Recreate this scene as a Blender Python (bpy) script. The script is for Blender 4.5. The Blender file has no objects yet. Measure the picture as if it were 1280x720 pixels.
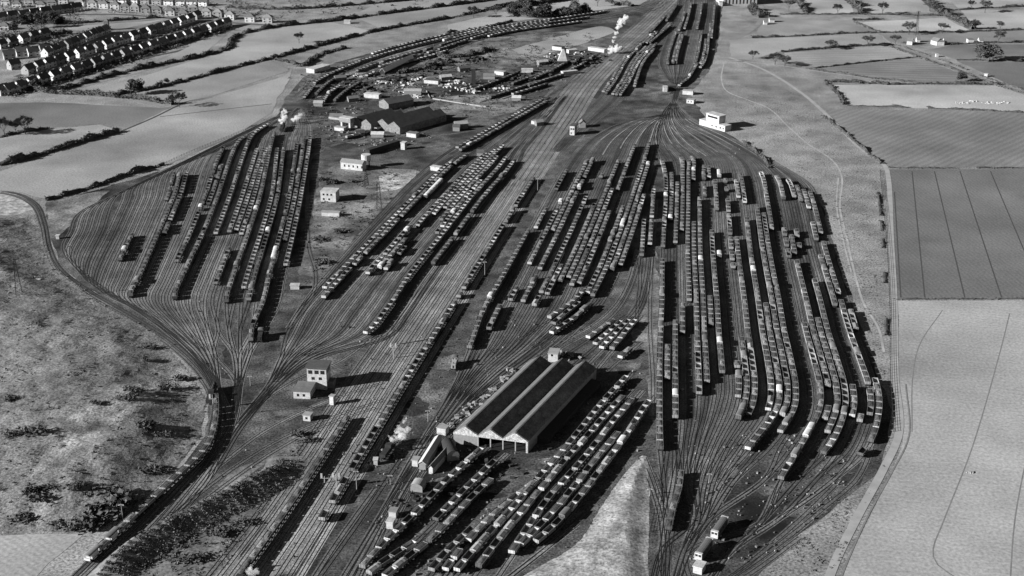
import bpy, bmesh, math, random
import numpy as np
from mathutils import Vector, Matrix, noise
from mathutils.geometry import tessellate_polygon
random.seed(7); RNG = np.random.default_rng(7)
SC = bpy.context.scene; COL = SC.collection
# ------------------------------------------------------------------ camera model (1280 x 720 photograph)
F, PITCH, CH = 1651.0, math.radians(21.8), 256.0
CP, SP = math.cos(PITCH), math.sin(PITCH)
def G(px, py, z=0.0):
    u, v = (px-640)/F, (py-360)/F
    t = (CH-z)/(SP+v*CP)
    return Vector((u*t, (CP-v*SP)*t, z))
def mpp(p):                      # metres per photo pixel at a world point
    return (p[1]*CP+(CH-p[2])*SP)/F
SUN_EL, SUN_HEAD = math.radians(21), math.radians(20)      # light travels towards +x, turned 20 deg to +y
# ------------------------------------------------------------------ properties
def tag(o, label=None, cat=None, group=None, kind=None):
    if label: o['label'] = label
    if cat: o['category'] = cat
    if group: o['group'] = group
    if kind: o['kind'] = kind
    return o
def empty(name, loc, rz=0.0, label=None, cat=None, group=None):
    o = bpy.data.objects.new(name, None); COL.objects.link(o)
    o.location = loc; o.rotation_euler = (0, 0, rz); o.empty_display_size = 1
    return tag(o, label, cat, group)
# ------------------------------------------------------------------ materials
MATS = {}
def mat(name, base, amp=0.25, scale=0.3, rough=0.9, fine=None, spec=0.2, bump=0.0, coords='pos', stretch=None, rot=0.0, scale2=None, amp2=0.0, stripes=None, rnd=0.0, attr=None):
    """grey procedural: base value modulated by noise; optional second broad noise, stripes (period m, amp, angle)"""
    if name in MATS: return MATS[name]
    m = bpy.data.materials.new(name); m.use_nodes = True; MATS[name] = m
    N, L = m.node_tree.nodes, m.node_tree.links
    b = N['Principled BSDF']; b.inputs['Roughness'].default_value = rough
    b.inputs['Specular IOR Level'].default_value = spec
    if coords == 'pos': src = N.new('ShaderNodeNewGeometry').outputs['Position']
    else: src = N.new('ShaderNodeTexCoord').outputs['Object']
    mp = N.new('ShaderNodeMapping'); L.new(src, mp.inputs['Vector'])
    mp.inputs['Rotation'].default_value = (0, 0, rot)
    if stretch: mp.inputs['Scale'].default_value = stretch
    def noisef(sc, det=5, vec=None, ro=0.6):
        n = N.new('ShaderNodeTexNoise'); n.inputs['Scale'].default_value = sc; n.inputs['Detail'].default_value = det
        n.inputs['Roughness'].default_value = ro
        L.new(vec or mp.outputs['Vector'], n.inputs['Vector']); return n.outputs['Fac']
    def math_(op, a, c, d=None):
        n = N.new('ShaderNodeMath'); n.operation = op
        for i, x in enumerate((a, c, d)):
            if x is None: continue
            if isinstance(x, (int, float)): n.inputs[i].default_value = x
            else: L.new(x, n.inputs[i])
        return n.outputs[0]
    def mod(f, a):   # 1 + a*(f-.5)*4
        return math_('MULTIPLY_ADD', math_('SUBTRACT', f, 0.5), 4*a, 1.0)
    val = mod(noisef(scale), amp)
    if scale2: val = math_('MULTIPLY', val, mod(noisef(scale2, 3), amp2))
    if fine: val = math_('MULTIPLY', val, mod(noisef(fine[0], 2, src), fine[1]))
    if stripes:
        per, a, ang = stripes[:3]
        sp = N.new('ShaderNodeSeparateXYZ'); L.new(src, sp.inputs[0])
        d = math_('ADD', math_('MULTIPLY', sp.outputs[0], math.cos(ang)*2*math.pi/per), math_('MULTIPLY', sp.outputs[1], math.sin(ang)*2*math.pi/per))
        d = math_('ADD', d, math_('MULTIPLY', noisef(0.02, 2, src), 6.0))
        s = math_('SINE', d, 0.0)
        val = math_('MULTIPLY', val, math_('MULTIPLY_ADD', s, a, 1.0))
        if len(stripes) > 3:
            d2 = math_('MULTIPLY', d, per/stripes[3])
            val = math_('MULTIPLY', val, math_('MULTIPLY_ADD', math_('POWER', math_('ABSOLUTE', math_('SINE', d2, 0.0), 0.0), 14.0), -stripes[4], 1.0))
    if rnd:
        oi = N.new('ShaderNodeObjectInfo')
        val = math_('MULTIPLY', val, math_('MULTIPLY_ADD', math_('SUBTRACT', oi.outputs['Random'], 0.5), 2*rnd, 1.0))
    if attr:
        an = N.new('ShaderNodeAttribute'); an.attribute_name = attr
        val = math_('MULTIPLY', val, math_('MULTIPLY_ADD', an.outputs['Fac'], 1.1, 1.0))
    val = math_('MAXIMUM', math_('MULTIPLY', val, base), base*0.12)
    val = math_('MINIMUM', val, 0.9)
    L.new(val, b.inputs['Base Color'])
    if bump:
        bn = N.new('ShaderNodeBump'); bn.inputs['Strength'].default_value = 1.0; bn.inputs['Distance'].default_value = bump
        L.new(noisef(scale*2.5, 6), bn.inputs['Height']); L.new(bn.outputs[0], b.inputs['Normal'])
    return m
# ------------------------------------------------------------------ mesh builder
class MB:
    def __init__(s): s.v, s.f, s.mi = [], [], []
    def face(s, pts, mi=0):
        n = len(s.v); s.v.extend([tuple(p) for p in pts]); s.f.append(tuple(range(n, n+len(pts)))); s.mi.append(mi); return s
    def box(s, x0, x1, y0, y1, z0, z1, mi=0, M=None, skip=()):
        c = [(x0,y0,z0),(x1,y0,z0),(x1,y1,z0),(x0,y1,z0),(x0,y0,z1),(x1,y0,z1),(x1,y1,z1),(x0,y1,z1)]
        if M is not None: c = [tuple(M @ Vector(p)) for p in c]
        n = len(s.v); s.v.extend(c)
        for k, q in (('b',(0,3,2,1)),('t',(4,5,6,7)),('f',(0,1,5,4)),('r',(1,2,6,5)),('k',(2,3,7,6)),('l',(3,0,4,7))):
            if k in skip: continue
            s.f.append(tuple(n+i for i in q)); s.mi.append(mi)
        return s
    def prism(s, poly, z0, z1, mi=0, M=None):
        n = len(poly); a = [Vector((p[0],p[1],z0)) for p in poly]; b = [Vector((p[0],p[1],z1)) for p in poly]
        if M is not None: a = [M@p for p in a]; b = [M@p for p in b]
        s.face(a[::-1], mi); s.face(b, mi)
        for i in range(n): s.face([a[i], a[(i+1)%n], b[(i+1)%n], b[i]], mi)
        return s
    def tube(s, p0, p1, r0, r1=None, n=8, mi=0, caps=True):
        p0, p1 = Vector(p0), Vector(p1); r1 = r0 if r1 is None else r1
        d = (p1-p0).normalized(); a = d.orthogonal().normalized(); b = d.cross(a)
        A = [p0+(a*math.cos(t)+b*math.sin(t))*r0 for t in [2*math.pi*i/n for i in range(n)]]
        B = [p1+(a*math.cos(t)+b*math.sin(t))*r1 for t in [2*math.pi*i/n for i in range(n)]]
        k = len(s.v); s.v.extend([tuple(p) for p in A+B])
        for i in range(n): s.f.append((k+i, k+(i+1)%n, k+n+(i+1)%n, k+n+i)); s.mi.append(mi)
        if caps:
            s.f.append(tuple(k+i for i in range(n))[::-1]); s.mi.append(mi); s.f.append(tuple(k+n+i for i in range(n))); s.mi.append(mi)
        return s
    def mesh(s, name, mats):
        me = bpy.data.meshes.new(name); me.from_pydata(s.v, [], s.f)
        for m in (mats if isinstance(mats, (list, tuple)) else [mats]): me.materials.append(m)
        me.polygons.foreach_set('material_index', s.mi); me.update(); return me
    def build(s, name, mats, parent=None, loc=None, rz=0.0):
        o = bpy.data.objects.new(name, s.mesh(name, mats)); COL.objects.link(o)
        if parent: o.parent = parent
        if loc is not None: o.location = loc
        if rz: o.rotation_euler = (0, 0, rz)
        return o
# ------------------------------------------------------------------ curves on the ground
def spline(pts, step=6.0):
    """Catmull-Rom through ground points (n,2) and even resampling"""
    P = np.array([(p[0], p[1]) for p in pts], float)
    if len(P) == 2: P = np.array([P[0], (P[0]*2+P[1])/3, (P[0]+2*P[1])/3, P[1]])
    E = np.vstack([2*P[0]-P[1], P, 2*P[-1]-P[-2]]); out = []
    for i in range(1, len(E)-2):
        p0, p1, p2, p3 = E[i-1], E[i], E[i+1], E[i+2]
        t01, t12, t23 = [max(np.linalg.norm(b-a), 1e-3)**0.5 for a, b in ((p0,p1),(p1,p2),(p2,p3))]
        m1 = (p2-p1)+t12*((p1-p0)/t01-(p2-p0)/(t01+t12)); m2 = (p2-p1)+t12*((p3-p2)/t23-(p3-p1)/(t12+t23))
        n = max(4, int(np.linalg.norm(p2-p1)/4)); t = np.linspace(0, 1, n, endpoint=False)[:, None]
        out.append((2*t**3-3*t**2+1)*p1+(t**3-2*t**2+t)*m1+(-2*t**3+3*t**2)*p2+(t**3-t**2)*m2)
    out.append(E[-2][None]); Q = np.vstack(out)
    d = np.r_[0, np.cumsum(np.linalg.norm(np.diff(Q, axis=0), axis=1))]
    n = max(2, int(d[-1]/step)+1); s = np.linspace(0, d[-1], n)
    return np.c_[np.interp(s, d, Q[:, 0]), np.interp(s, d, Q[:, 1])]
def gp(pts, z=0.0): return [G(x, y, z) for x, y in pts]
def normals(Q):
    T = np.gradient(Q, axis=0); T /= np.maximum(np.linalg.norm(T, axis=1), 1e-6)[:, None]
    return np.c_[-T[:, 1], T[:, 0]]
def strip(mb, Q, w0, w1, z, mi=0):
    Nn = normals(Q); A = Q+Nn*w0; B = Q+Nn*w1; k = len(mb.v)
    for a, b in zip(A, B): mb.v.append((a[0], a[1], z)); mb.v.append((b[0], b[1], z))
    for i in range(len(Q)-1): mb.f.append((k+2*i, k+2*i+1, k+2*i+3, k+2*i+2)); mb.mi.append(mi)
def sheet(name, pts, z, m, label=None, jit=0.8, step=6.0, kind='structure', smooth=False):
    P = [G(*p) for p in pts]; out = []
    if smooth: out = [Vector((q[0], q[1], z)) for q in spline(P+[P[0]], step)[:-1]]
    else:
        for a, b in zip(P, P[1:]+P[:1]):
            n = max(1, int((b-a).length/step))
            out += [a.lerp(b, i/n) for i in range(n)]
    out = [Vector((p.x+jit*noise.noise((p.x*.05, p.y*.05, 3))*2+jit*(random.random()-.5), p.y+jit*noise.noise((p.x*.05, p.y*.05, 9))*2, z)) for p in out]
    tr = tessellate_polygon([out]); mb = MB(); mb.v = [tuple(p) for p in out]
    for t in tr:
        a, b, c = (out[i] for i in t)
        if (b-a).cross(c-a).z < 0: t = t[::-1]
        mb.f.append(tuple(t)); mb.mi.append(0)
    return tag(mb.build(name, m), label, None, None, kind)
# ================================================================== SETTING
m_ground = mat('rough_grass', 0.215, 0.48, 0.045, fine=(1.0, .8), scale2=0.006, amp2=.3)
m_cinder = mat('yard_cinder', 0.066, 0.85, 0.10, fine=(1.2, 1.1), scale2=0.018, amp2=1.15)
gb = MB(); gb.face([(-9000,-3000,0),(9000,-3000,0),(9000,14000,0),(-9000,14000,0)])
tag(gb.build('ground', m_ground), 'rough grassland around the railway yard', None, None, 'structure')
YARD = [(40,790),(108,702),(172,640),(222,592),(256,545),(265,500),(238,455),(200,412),(130,375),(76,335),(64,300),(57,268),(100,243),(200,214),(300,171),(343,150),(355,125),(380,96),(420,78),(480,62),(560,46),(640,29),(740,12),(790,8),(815,0),(840,-25),(908,-25),(900,30),(897,60),(886,90),(862,118),(884,152),(925,176),(945,194),(964,208),(1000,228),(1019,238),(1034,280),(1048,330),(1064,370),(1083,430),(1102,480),(1113,512),(1109,552),(1095,590),(1060,622),(1000,668),(950,720),(915,790)]
sheet('yard_ground', YARD, .02, m_cinder, 'dark cinder ground of the railway yard', jit=1.0)
def fm(i, base, amp=.16, stripes=None, sc=.03, fine=(.8, .3)):
    return mat('field_%s' % i, base*(1.15 if i not in ('stubble','winter_crop','plough') else 1), amp, sc, fine=fine, stripes=stripes, scale2=.009, amp2=.42)
FIELDS = [
 ('stubble', .29, [(1122,376),(1440,376),(1440,790),(1025,790),(1052,714),(1090,640),(1129,552),(1123,480)], (3.6,.035,1.35)),
 ('winter_crop', .13, [(1112,212),(1440,210),(1440,373),(1120,373)], (2.6,.06,.12)),
 ('plough', .17, [(1030,136),(1440,143),(1440,208),(1107,209)], (5.5,.10,-.75)),
 ('pale_grass', .30, [(1041,106),(1249,107),(1283,120),(1440,160),(1440,143),(1285,140),(1060,132)], None),
 ('wedge', .15, [(1017,86),(1150,72),(1236,105),(1161,105),(1085,96)], (9,.12,1.45)),
 ('strip_a', .22, [(980,66),(1113,57),(1148,69),(1021,84),(986,79)], (8,.10,1.5)),
 ('meadow', .23, [(911,50),(1099,42),(1112,55),(977,64),(936,75),(914,73)], None),
 ('rough_a', .19, [(958,22),(1068,28),(1096,40),(942,47)], None),
 ('pasture_a', .30, [(1074,28),(1180,22),(1214,39),(1105,40)], None),
 ('arable_b', .14, [(1160,62),(1192,56),(1440,54),(1440,75),(1196,75)], None),
 ('arable_c', .11, [(1196,76.5),(1440,77),(1440,160),(1283,115)], None),
 ('pasture_b', .19, [(1217,40),(1440,38),(1440,53),(1186,55),(1113,53),(1101,42)], None),
 ('pasture_c', .28, [(1201,13),(1440,10),(1440,36),(1220,36)], None),
 ('pasture_d', .25, [(1061,-40),(1140,-40),(1163,15),(1078,17)], None),
 ('pasture_e', .29, [(1149,-40),(1440,-40),(1440,8),(1197,10)], None),
 ('pasture_f', .26, [(965,-40),(1048,-40),(1068,17),(1005,17)], None),
 ('long_meadow', .22, [(-120,250),(0,214),(150,167),(195,141),(265,122),(356,95),(366,86),(362,100),(346,125),(339,141),(300,166),(200,211),(60,249),(44,246),(25,240),(-120,236)], (70,.05,.9)),
 ('rough_l', .23, [(-120,235),(0,205),(147,163),(125,156),(60,162),(0,172),(-120,195)], None),
 ('grazing_l', .135, [(-120,140),(0,129),(60,128),(200,135),(214,134),(163,160),(125,155),(60,160),(0,170),(-120,193)], None),
 ('meadow_l', .235, [(95,119),(165,112),(200,107),(430,50),(470,40),(410,27),(312,42),(288,62),(240,76),(170,98)], None),
 ('meadow_m', .205, [(142,121),(200,110),(338,75),(362,88),(265,120),(200,134)], None),
 ('estate_edge', .20, [(75,107),(200,76),(270,42),(284,43),(250,71),(180,89),(90,113)], None),
 ('playing_field', .24, [(75,34),(205,25),(132,41),(95,38)], None),
 ('garden_land', .15, [(-120,52),(85,49),(66,63),(-120,66)], None),
 ('far_pasture_l', .19, [(475,35),(560,22),(660,2),(720,-40),(560,-40),(440,20)], None),
 ('far_pasture_m', .25, [(560,31),(640,13),(700,0),(760,-40),(880,-40),(800,6),(740,14),(640,27),(560,41)], None),
]
for i, (n, b, P, st) in enumerate(FIELDS):
    sheet('field', P, .022+.004*(i+1), fm(n, b, .22 if 'rough' in n else .13, st), None, jit=.6)
# waste ground and grass inside the yard
m_waste = mat('waste_grass', .14, 1.0, .06, fine=(.8, .7), scale2=.02, amp2=.6)
m_pale = mat('pale_grass_bank', .30, .8, .12, fine=(.9, .7), scale2=.03, amp2=.3)
WASTE = [
 [(398,214),(432,204),(470,210),(522,213),(500,240),(455,286),(425,320),(398,354),(380,362),(377,330),(385,300),(393,255)],
 [(395,90),(450,72),(560,53),(640,45),(720,39),(755,45),(742,58),(700,70),(640,84),(580,88),(540,93),(470,99),(420,116),(382,124),(372,116)],
 [(150,740),(205,690),(262,655),(330,615),(352,575),(370,545),(400,538),(330,638),(262,732)],
 [(285,592),(330,572),(372,541),(360,560),(318,590),(262,622)],
 [(545,122),(600,118),(660,122),(640,140),(590,150),(556,142)],
 [(801,318),(818,312),(822,330),(822,470),(812,500),(806,440),(780,402),(800,370)],
 [(57,252),(100,244),(135,237),(108,262),(84,285),(68,300)],
]
for i, P in enumerate(WASTE): sheet('waste_ground', P, .030+.002*i, m_waste, None, jit=1.2, smooth=True)
sheet('waste_ground', [(470,240),(478,218),(518,214),(500,236)], .050, m_pale, None, smooth=True)
sheet('waste_ground', [(640,62),(690,48),(752,33),(768,38),(742,50),(700,62),(660,72)], .052, fm('pale_strip', .24), None, smooth=True)
MOUND = [(796,575),(803,569),(810,572),(812,600),(812,640),(810,700),(804,745),(612,748),(664,714),(720,680),(750,635),(774,600)]
sheet('waste_ground', [(200,362),(212,360),(220,330),(213,330)], .054, mat('pale_ash', .13, .2, .2), None)
sheet('waste_ground', [(-60,672),(105,667),(60,705),(30,740),(-60,740)], .06, fm('corner', .22, .13, (2.5,.07,.9)), 'pale mown field in the near left corner', jit=.5)
sheet('allotment', [(-60,242),(25,243),(41,252),(42,262),(0,275),(-60,290)], .06, mat('allotments', .30, .75, .22, fine=(.5,.4)), None, jit=.5)
m_ash = mat('ash_ground', .085, .9, .12, fine=(1.2, .9), scale2=.03, amp2=.8); m_ash2 = mat('sooty_ground', .028, .9, .12, fine=(1.2, .9))
for i, (cx, cy, rx, ry, mm_) in enumerate([(905,588,26,9,0),(960,610,30,8,0),(1000,640,30,10,0),(700,578,26,7,0),(640,592,22,6,0),(560,600,24,8,0),(600,620,40,5,1),(540,560,26,9,0),(430,485,26,6,0),(360,515,34,6,0),(320,455,14,14,0),(285,455,12,22,1),(250,430,26,8,0),(560,455,30,12,0),(520,510,18,14,1),(640,420,24,10,0),(720,175,26,8,0),(800,165,24,6,0),(760,120,22,9,1),(830,100,10,12,0),(600,150,40,8,0),(540,180,30,6,0),(450,175,34,6,0),(400,140,24,7,1),(500,130,30,6,0),(640,110,40,7,1),(720,90,20,8,1),(560,90,40,6,0),(760,430,22,14,0),(785,455,16,18,0),(690,450,20,6,0),(220,215,24,4,0),(320,160,24,4,0),(860,135,16,5,0),(470,640,24,18,1),(440,690,20,14,0),(1060,600,16,10,1),(930,690,30,10,1),(880,650,14,16,1)]):
    r_ = random.Random(i); sheet('ash_ground', [(cx+rx*r_.uniform(.55, 1.15)*math.cos(t), cy+ry*r_.uniform(.55, 1.15)*math.sin(t)) for t in [2*math.pi*k/11 for k in range(11)]], .024+.0004*i, m_ash2 if mm_ else m_ash, None, smooth=True, jit=1.5, step=4)
# -------- left hillside: a real rough mound of ground
HILL = [G(*p) for p in [(-140,300),(-40,270),(45,268),(57,300),(66,330),(125,378),(196,416),(234,460),(260,500),(252,545),(216,592),(166,640),(100,668),(-60,670),(-140,640)]]
HP = np.array([(p.x, p.y) for p in HILL])
def hill_in(x, y):
    """signed distance-like inside measure (m) to the hillside polygon"""
    d = 1e9; ins = False; n = len(HP)
    for i in range(n):
        ax, ay = HP[i]; bx, by = HP[(i+1) % n]
        if (ay > y) != (by > y) and x < (bx-ax)*(y-ay)/(by-ay)+ax: ins = not ins
        t = max(0, min(1, ((x-ax)*(bx-ax)+(y-ay)*(by-ay))/((bx-ax)**2+(by-ay)**2)))
        d = min(d, math.hypot(x-ax-t*(bx-ax), y-ay-t*(by-ay)))
    return d if ins else -d
def hill_h(x, y):
    d = hill_in(x, y)
    if d < -3: return -.4
    k = min(1, max(0, d/32)); k = k*k*(3-2*k)
    v = noise.fractal((x*.017, y*.017, 1.7), 1.0, 2.1, 4)*.6+.5
    r = noise.fractal((x*.11, y*.11, 4.2), 1.0, 2.0, 3)
    return min(d*.25, .12)+k*(3.0+5.5*v)+.55*r*min(1, max(0, d/6))
xs = np.arange(HP[:, 0].min()-4, HP[:, 0].max()+4, 2.1); ys = np.arange(HP[:, 1].min()-4, HP[:, 1].max()+4, 2.1)
hb = MB(); idx = {}; HPALE = {}
for i, x in enumerate(xs):
    for j, y in enumerate(ys):
        h = hill_h(x, y)
        if h > -.39: idx[i, j] = len(hb.v); hb.v.append((x, y, h))
for (i, j) in list(idx):
    q = [(i, j), (i+1, j), (i+1, j+1), (i, j+1)]
    if all(k in idx for k in q):
        x, y = xs[i], ys[j]; dd = y*CP+CH*SP; u_ = F*x/dd+640; v_ = F*(CH*CP-y*SP)/dd+360; nz = noise.fractal((x*.06, y*.06, 2.2), 1, 2, 4)
        bx = (u_-70)/170; by = v_-(575-105*bx)      # pale ridge band running up to the right
        g_ = max(0, 1-abs(by-8*nz)/26)*min(1, max(0, (bx+.1)*4))*min(1, max(0, (1.15-bx)*4))
        HPALE[idx[i, j]] = max(-.5, min(1.2, g_*(1.25+1.8*nz)+(-.25*max(0, -nz*3-.4) if v_ > 480 else 0)))
        hb.f.append(tuple(idx[k] for k in q)); hb.mi.append(0)
hill = tag(hb.build('hillside', [mat('hill_grass', .175, .30, .16, fine=(1.1, .8), scale2=.018, amp2=.18, bump=.4, attr='pale')]), 'rough grassy hillside left of the yard', None, None, 'structure')
at_ = hill.data.attributes.new('pale', 'FLOAT', 'POINT'); at_.data.foreach_set('value', [HPALE.get(i, 0.0) for i in range(len(hb.v))])
def on_ground(px, py):
    g = G(px, py)
    if hill_in(g.x, g.y) > -20:
        for _ in range(6):
            h = max(0, hill_h(g.x, g.y)); g = G(px, py, h)
    return g
# -------- embankment bank between the curved cutting and the main line
def ridge(name, pts, wl, wr, h, m, label):
    Q = spline(gp(pts), 3.0); Nn = normals(Q); mb = MB(); prof = [(-wl*1.0, -.2), (-wl*.55, h*.55), (-wl*.1, h), (wr*.15, h*.95), (wr*.5, h*.5), (wr, -.2)]
    k = len(prof)
    for i, (q, n) in enumerate(zip(Q, Nn)):
        e = min(1, i/6, (len(Q)-1-i)/6)
        for (o, z) in prof:
            x, y = q-n*o; nz = noise.noise((x*.15, y*.15, 2))
            mb.v.append((x+nz, y+nz, z*e+(.9*nz*e if z > 0 else 0)))
    for i in range(len(Q)-1):
        for j in range(k-1):
            a = i*k+j; mb.f.append((a, a+1, a+k+1, a+k)); mb.mi.append(0)
    if h > 3: RIDGE.extend([(mb.v[i*k+j], mb.v[i*k+j+1]) for i in range(2, len(Q)-2) for j in (2, 3, 4)])
    return tag(mb.build(name, m), label, None, None, 'structure')
RIDGE = []
m_bank = mat('bank_scrub', .16, .5, .12, fine=(.6, .3))
BANK = [(105,745),(165,690),(215,660),(262,636),(310,612),(345,590),(352,570)]
MP = spline(gp(MOUND)+[G(*MOUND[0])], 1.0); mm = MB(); mi_ = {}
for i, x in enumerate(np.arange(MP[:, 0].min()-2, MP[:, 0].max()+2, 1.3)):
    for j, y in enumerate(np.arange(MP[:, 1].min()-2, MP[:, 1].max()+2, 1.3)):
        ins = False; n_ = len(MP)
        A_, B_ = MP, np.roll(MP, -1, 0); cr = ((A_[:, 1] > y) != (B_[:, 1] > y)) & (x < (B_[:, 0]-A_[:, 0])*(y-A_[:, 1])/np.where(B_[:, 1] == A_[:, 1], 1e-9, B_[:, 1]-A_[:, 1])+A_[:, 0])
        ins = cr.sum() % 2 == 1; d_ = np.hypot(MP[:, 0]-x, MP[:, 1]-y).min()*(1 if ins else -1)
        if d_ < -1.8: continue
        k_ = min(1, max(0, d_/9)); h_ = .02+.12*d_ if d_ < 0 else .02+.03*min(d_, 1)+2.0*k_*k_*(3-2*k_)*(.8+.35*noise.noise((x*.08, y*.08, 1)))+.12*noise.fractal((x*.3, y*.3, 4), 1, 2, 3)*k_
        mi_[i, j] = len(mm.v); mm.v.append((x, y, h_))
for (i, j) in list(mi_):
    q = [(i, j), (i+1, j), (i+1, j+1), (i, j+1)]
    if all(k in mi_ for k in q): mm.f.append(tuple(mi_[k] for k in q)); mm.mi.append(0)
tag(mm.build('grass_mound', mat('mound_grass', .27, .45, .15, fine=(1.0, .7), scale2=.05, amp2=.35)), 'pale rough grass triangle beside the wagon rows', None, None, 'structure')
ridge('embankment', BANK, 6, 11, 4.2, m_bank, 'grassy bank between the curved cutting and the main line')
# -------- roads, paths
m_path = mat('pale_path', .30, .2, .15); m_rut = mat('dark_rut', .10, .3, .2); m_lane = mat('lane', .20, .2, .1)
def path(name, pts, w, z, m, label=None):
    mb = MB(); strip(mb, spline(gp(pts), 5), w/2, -w/2, z); return tag(mb.build(name, m), label, None, None, 'structure')
path('farm_track', [(912,72),(950,85),(1000,115),(1040,150),(1075,185),(1105,206),(1110,220),(1114,300),(1118,380),(1119,470),(1124,540),(1105,585),(1075,640),(1045,700),(1030,740)], 3.2, .10, m_path, 'pale farm track beside the fields')
path('farm_track', [(1132,480),(1136,545),(1115,590),(1085,645),(1058,705),(1045,740)], .6, .105, mat('tramline_pale', .17))
path('footpath', [(908,75),(930,77),(975,82),(1020,89),(1080,97)], 2.0, .10, m_path)
path('footpath', [(905,78),(902,100),(910,115),(935,125),(960,135),(985,158),(1010,180),(1040,200),(1052,220),(1050,260),(1058,295),(1068,340),(1080,380),(1098,410),(1105,440)], 1.2, .06, mat('worn', .33, .3, .1))
path('footpath', [(1048,222),(1046,258),(1054,300),(1064,340)], 1.0, .065, MATS['worn'])
path('road', [(1113,57),(1150,70),(1200,88),(1240,103),(1283,118),(1340,140)], 5, .2, m_lane, 'country road past the farm')
path('access_road', [(915,50),(935,40),(955,20),(950,5),(940,-20)], 6, .11, m_lane)
path('estate_road', [(20,118),(80,100),(165,76),(245,58),(290,32)], 6, .05, mat('asphalt', .07, .2, .2))
path('estate_road', [(20,96),(72,78),(160,56),(250,28)], 6, .055, MATS['asphalt'])
path('estate_road', [(60,20),(140,18),(250,26),(345,32)], 6, .06, MATS['asphalt'])
path('ditch', [(150,165),(190,148),(240,124),(300,102),(362,86)], 2.2, .10, mat('ditch_dark', .05, .3, .1))
path('ditch', [(200,146),(260,139),(340,130)], 1.5, .10, MATS['ditch_dark'])
path('footpath', [(0,383),(20,375),(36,370)], 1.5, .2, m_path)
for pts in ([(1178,388),(1150,430),(1141,470),(1140,540)], [(1262,392),(1250,440),(1215,560),(1180,650),(1166,690),(1172,706),(1200,725)], [(1310,460),(1270,640),(1262,735)]):
    path('tramline', pts, .5, .040, mat('tramline_pale', .18, .3, .2))
for a, b in (((1140,214),(1156,372)), ((1168,214),(1206,372)), ((1200,214),(1252,372)), ((1238,214),(1300,360)), ((1118,240),(1126,372))):
    path('tramline', [a, b], .7, .052, mat('tramline_dark', .06, .2, .2))
# ================================================================== TRACKS
FAM = {}
def family(name, lo, hi, css, q_rows=()):
    """css: list of (dict index->pixel, quant) from the far end to the near end"""
    tr = {}
    for i in range(lo, hi+1):
        pts = []
        for cs in css:
            d, q = cs if isinstance(cs, tuple) else (cs, 1)
            j = lo+((i-lo)//q)*q
            ks = sorted(d)
            if j < ks[0] or j > ks[-1]: continue
            P = [G(*d[k]) for k in ks]
            pts.append((np.interp(j, ks, [p.x for p in P]), np.interp(j, ks, [p.y for p in P])))
        tr[i] = spline(pts, 4.0)
    FAM[name] = tr
family('E', 0, 27, [
 ({0:(839,128),27:(846,128)},14), ({0:(824,152),10:(842,152),27:(868,150)},3), ({0:(820,178),6:(848,178),16:(893,175),27:(915,172)},2),
 {0:(827,203),4:(859,200),12:(905,200),18:(937,200),27:(972,205)}, {0:(832,225),4:(860,222),12:(912,225),18:(952,222),24:(990,228),27:(1011,230)},
 {0:(832,250),27:(1021,250)}, {0:(828,320),27:(1040,320)}, {0:(827,380),27:(1059,380)}, {0:(825.5,420),27:(1071,420)}, {0:(824,460),27:(1086,460)},
 {0:(824,490),12:(943,490),27:(1096,490)}, {0:(824,515),2:(844,515),5:(873,515),8:(897,515),12:(938,517),27:(1098,518)},
 {0:(825,562),2:(843,560),5:(864,560),8:(880,560),12:(910,560),15:(938,561),17:(962,560),20:(1001,561),23:(1037,561),27:(1084,562)},
 ({0:(829,600),3:(848,600),4:(857,600),8:(871,600),15:(908,602),17:(925,604),18:(955,600),20:(977,600),27:(1050,602)},2),
 ({0:(832,650),3:(840,650),4:(866,650),8:(872,650),17:(888,650),18:(940,655),27:(985,650)},4),
 ({0:(826,690),3:(832,690),4:(851,690),17:(862,690),18:(905,690),27:(930,690)},7),
 ({0:(812,745),3:(818,745),4:(836,745),17:(844,745),18:(866,745),27:(883,745)},5)])
family('D', -3, 14, [
 ({-3:(836,142),14:(838,142)},9), ({-3:(785,152),14:(830,152)},2), {-3:(740,172),14:(824,170)}, {-3:(712,200),2:(745,197),14:(820,195)}, {-3:(688,240),14:(807,240)}, {-3:(655.6,300),14:(788,300)},
 {-3:(628,350),14:(769,350)}, {-3:(604,392),0:(631,392),4:(664,392),8:(697,392),14:(748,385)}, {-3:(590,430),0:(610,432),4:(637,432),8:(662,430),14:(708,425)},
 {-3:(574,470),4:(598,468),8:(618,466),14:(650,468)}, ({-3:(552,512),14:(590,508)},3), ({-3:(520,565),14:(540,562)},4), ({-3:(478,640),14:(492,640)},6), ({-3:(415,745),14:(440,745)},6)])
family('M', 0, 8, [
 {0:(845,-20),8:(880,-20)}, {0:(794,30),8:(828,30)}, {0:(712,100),8:(755,100)}, {0:(672,150),8:(723,150)}, {0:(620,221),8:(677,221)}, {0:(563,300),8:(628,300)}, {0:(493,395),8:(570,395)},
 {0:(432,480),8:(518,480)}, {0:(378,560),8:(471,560)}, {0:(315,650),8:(418,650)}, {0:(252,730),8:(370,730)}])
family('B', 0, 14, [
 ({0:(690,120),14:(715,120)},5), ({0:(640,155),14:(678,160)},2), {0:(588,187),14:(655,188)}, {0:(552,210),14:(645,210)}, {0:(510,250),14:(611,250)}, {0:(460,300),14:(575,300)}, {0:(410,350),14:(538,350)},
 {0:(374,388),10:(474,391),14:(511,392)}, {0:(358,420),10:(447,420),14:(485,422)}, ({0:(351,448),14:(398,448)},2), ({0:(335,482),14:(354,478)},4), ({0:(294,535),14:(306,533)},5), ({0:(257,592),14:(270,592)},5), ({0:(150,722),14:(168,722)},5)])
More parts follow.
